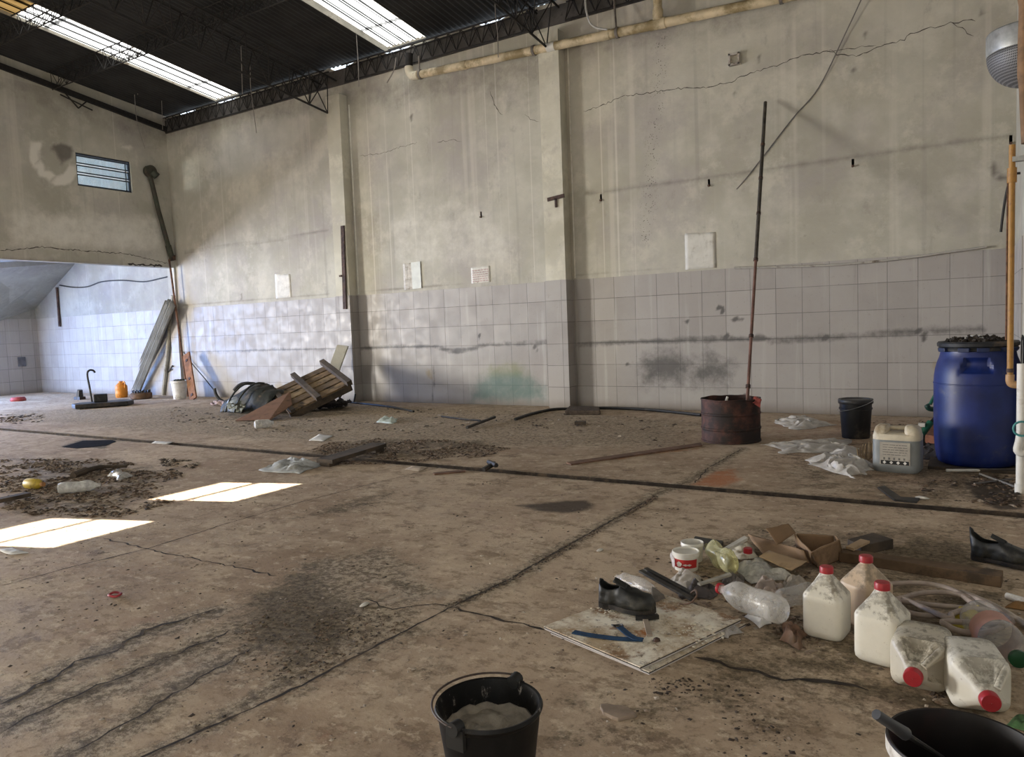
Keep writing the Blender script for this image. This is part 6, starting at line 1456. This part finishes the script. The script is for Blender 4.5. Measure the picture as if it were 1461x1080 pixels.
# ================================================================== LOOSE DIRT NOBODY COULD COUNT
def scatter(name, polys, n, s0, s1, mats, lab, cat, seed=1, z=.0, lift=.35, gauss=None):
    rn = random.Random(seed); k = MB(); tot = 0
    W = [[F(*q) for q in pl] for pl in polys]
    per = n//len(W)
    for pl in W:
        xs = [p.x for p in pl]; ys = [p.y for p in pl]; pts = [(p.x, p.y) for p in pl]; c = 0; tries = 0
        while c < per and tries < per*30:
            tries += 1
            x = min(xs)+(max(xs)-min(xs))*rn.random(); y = min(ys)+(max(ys)-min(ys))*rn.random()
            if not in_poly(np.array([x]), np.array([y]), pts)[0]: continue
            if SY0-.02 < y < SY1+.02: continue
            if noise.noise(Vector((x*3.1, y*3.1, seed)))+.35*noise.noise(Vector((x*9, y*9, seed)))+.30 < rn.random()*.7: continue
            s = s0+(s1-s0)*rn.random()**2.2; t = rn.random()*2*PI; e = s*(.35+.5*rn.random())
            up_ = s*lift*rn.random(); u = Vector((math.cos(t), math.sin(t), 0)); v = Vector((-math.sin(t), math.cos(t), 0))
            o = Vector((x, y, .0008+z*rn.random())); j = lambda q: q*(.6+.8*rn.random())
            vs = [o-u*j(s)-v*j(e), o+u*j(s)-v*j(e), o+u*j(s)+v*j(e)+Vector((0, 0, up_)), o-u*j(s)+v*j(e)+Vector((0, 0, up_*rn.random())), o+Vector((0, 0, up_+s*.35))]
            k.add(vs, [(0, 1, 4), (1, 2, 4), (2, 3, 4), (3, 0, 4), (3, 2, 1, 0)], rn.randrange(len(mats))); c += 1
    return single(k, name, mats, lab, cat, kind='stuff', smooth=0)
ML = [mat('leaf_a', (.085, .055, .035), .9, .4, 60), mat('leaf_b', (.15, .10, .065), .9, .4, 60), mat('leaf_c', (.045, .032, .024), .9, .4, 60), mat('leaf_d', (.24, .19, .14), .9, .3, 60)]
MG = [mat('grit_a', (.10, .075, .055), .9, .3, 60), mat('grit_b', (.26, .20, .15), .9, .3, 60), mat('grit_c', (.05, .038, .03), .9, .3, 60), mat('grit_d', (.40, .34, .27), .9, .3, 60)]
scatter('leaf_litter', [[(0, 655), (150, 655), (255, 672), (262, 684), (210, 708), (250, 716), (170, 738), (60, 738), (0, 726)]], 3600, .006, .022, ML, 'brown leaf litter spread over the floor at the left', 'leaf litter', 2)
scatter('drain_debris', [[(425, 648), (470, 632), (540, 626), (640, 628), (730, 640), (690, 652), (560, 662), (470, 664)]], 3200, .006, .020, ML+MG[1:2], 'brown debris heaped along the slot drain in the middle', 'debris', 3)
scatter('rubble', [[(0, 592), (60, 590), (62, 602), (0, 606)], [(250, 580), (330, 596), (520, 600), (620, 620), (500, 615), (380, 618), (230, 600)], [(520, 580), (800, 590), (1000, 600), (980, 640), (700, 625), (540, 600)], [(230, 655), (290, 658), (275, 668), (235, 666)]], 1700, .005, .028, MG, 'small rubble scattered over the far floor', 'rubble', 4)
scatter('floor_grit', [[(0, 700), (600, 680), (950, 700), (1461, 740), (1461, 1080), (0, 1080)]], 2600, .002, .009, MG, 'fine grit scattered over the near floor', 'grit', 5)
scatter('joint_grit', [[(640, 862), (720, 826), (830, 766), (935, 706), (940, 710), (800, 792), (700, 845), (648, 872)], [(330, 900), (420, 850), (560, 860), (590, 900), (430, 970), (340, 960)]], 1500, .002, .009, [MG[0], MG[2], ML[1]], 'crumbled grit along the floor joints', 'grit', 6)
scatter('pile_litter', [[(940, 815), (1080, 760), (1200, 800), (1160, 900), (1040, 890), (960, 860)], [(1100, 880), (1180, 880), (1170, 935), (1110, 930)], [(1330, 985), (1380, 990), (1380, 1010), (1340, 1005)]], 1000, .003, .014, ML+MG[1:2], 'small scraps and crumbs under the litter pile', 'litter', 7)
scatter('corner_litter', [[(1300, 690), (1461, 668), (1461, 725), (1330, 712)], [(1190, 600), (1330, 600), (1330, 655), (1250, 640)]], 900, .004, .024, ML+MG[2:3], 'dark scraps on the floor around the blue drum', 'litter', 8)
scatter('dirt_crumbs', [[(1010, 975), (1120, 985), (1140, 1080), (1010, 1080)], [(900, 960), (1010, 970), (1000, 1000), (930, 990)]], 150, .002, .009, [MG[2], ML[2]], 'dark dirt crumbs on the floor before the flat boards', 'dirt', 9)
# dark hole in the floor, its darkness painted as a thin black sheet
k = MB(); k.prism([F(*q, .0012) for q in ((88, 638), (118, 629), (160, 628), (166, 630), (150, 636), (110, 640))], (0, 0, .002)); single(k, 'floor_hole', mat('hole_black', (.010, .008, .007), 1., .5, spec=.03), 'dark hole in the floor beside the slot drain', 'hole', smooth=0)
# ================================================================== LIGHT
w = bpy.data.worlds.new('sky'); SC.world = w; w.use_nodes = True; bg = w.node_tree.nodes['Background']; bg.inputs[0].default_value = (.80, .90, 1., 1); bg.inputs[1].default_value = 1.6
def sunlamp():
    l = bpy.data.lights.new('sun', 'SUN'); l.energy = 42.; l.angle = .006; l.color = (1., .94, .84)
    o = bpy.data.objects.new('sun', l); COL.objects.link(o); o.rotation_euler = SUN.to_track_quat('-Z', 'Y').to_euler()
sunlamp()
def daylight(name, loc, size, direc, power, col):
    l = bpy.data.lights.new(name, 'AREA'); l.shape = 'RECTANGLE'; l.size, l.size_y = size; l.energy = power; l.color = col
    o = bpy.data.objects.new(name, l); COL.objects.link(o); o.location = loc; o.rotation_euler = Vector(direc).to_track_quat('-Z', 'Z').to_euler(); return o
daylight('alcove_gate_daylight', (XA+.02, (GY0+GY1)/2, GZ/2), (GY1-GY0, GZ), (1, 0, 0), 1250, (.26, .46, 1.))
daylight('far_gate_daylight', (XA+.02, (HY0+HY1)/2, GZ/2), (HY1-HY0, GZ), (1, 0, 0), 4600, (1., .95, .87))
daylight('rear_gate_daylight', ((RG[0]+RG[1])/2, YB+.05, RG[2]/2), (RG[1]-RG[0], RG[2]), (0, 1, 0), 130, (1., .95, .86))
daylight('right_fill_light', (XR-.02, -12.5, 1.5), (4., 3.), (-1, 0, 0), 130, (1., .95, .86))  # added fill light behind the camera, brightens the left wall
# ================================================================== CAMERA
cd = bpy.data.cameras.new('camera'); cd.sensor_fit = 'HORIZONTAL'; cd.sensor_width = 36.; cd.lens = FPX/1461*36.; cd.clip_start = .05
co_ = bpy.data.objects.new('camera', cd); COL.objects.link(co_)
co_.matrix_world = Matrix(((RT[0], UP[0], -FW[0], CAM[0]), (RT[1], UP[1], -FW[1], CAM[1]), (RT[2], UP[2], -FW[2], CAM[2]), (0, 0, 0, 1)))
SC.camera = co_
SC.view_settings.view_transform = 'Standard'; SC.view_settings.look = 'None'; SC.view_settings.exposure = .28; SC.view_settings.gamma = 1.; SC.view_settings.use_curve_mapping = False
SC.cycles.use_denoising = True; SC.cycles.max_bounces = 8; SC.cycles.transparent_max_bounces = 24; SC.cycles.sample_clamp_indirect = 6.
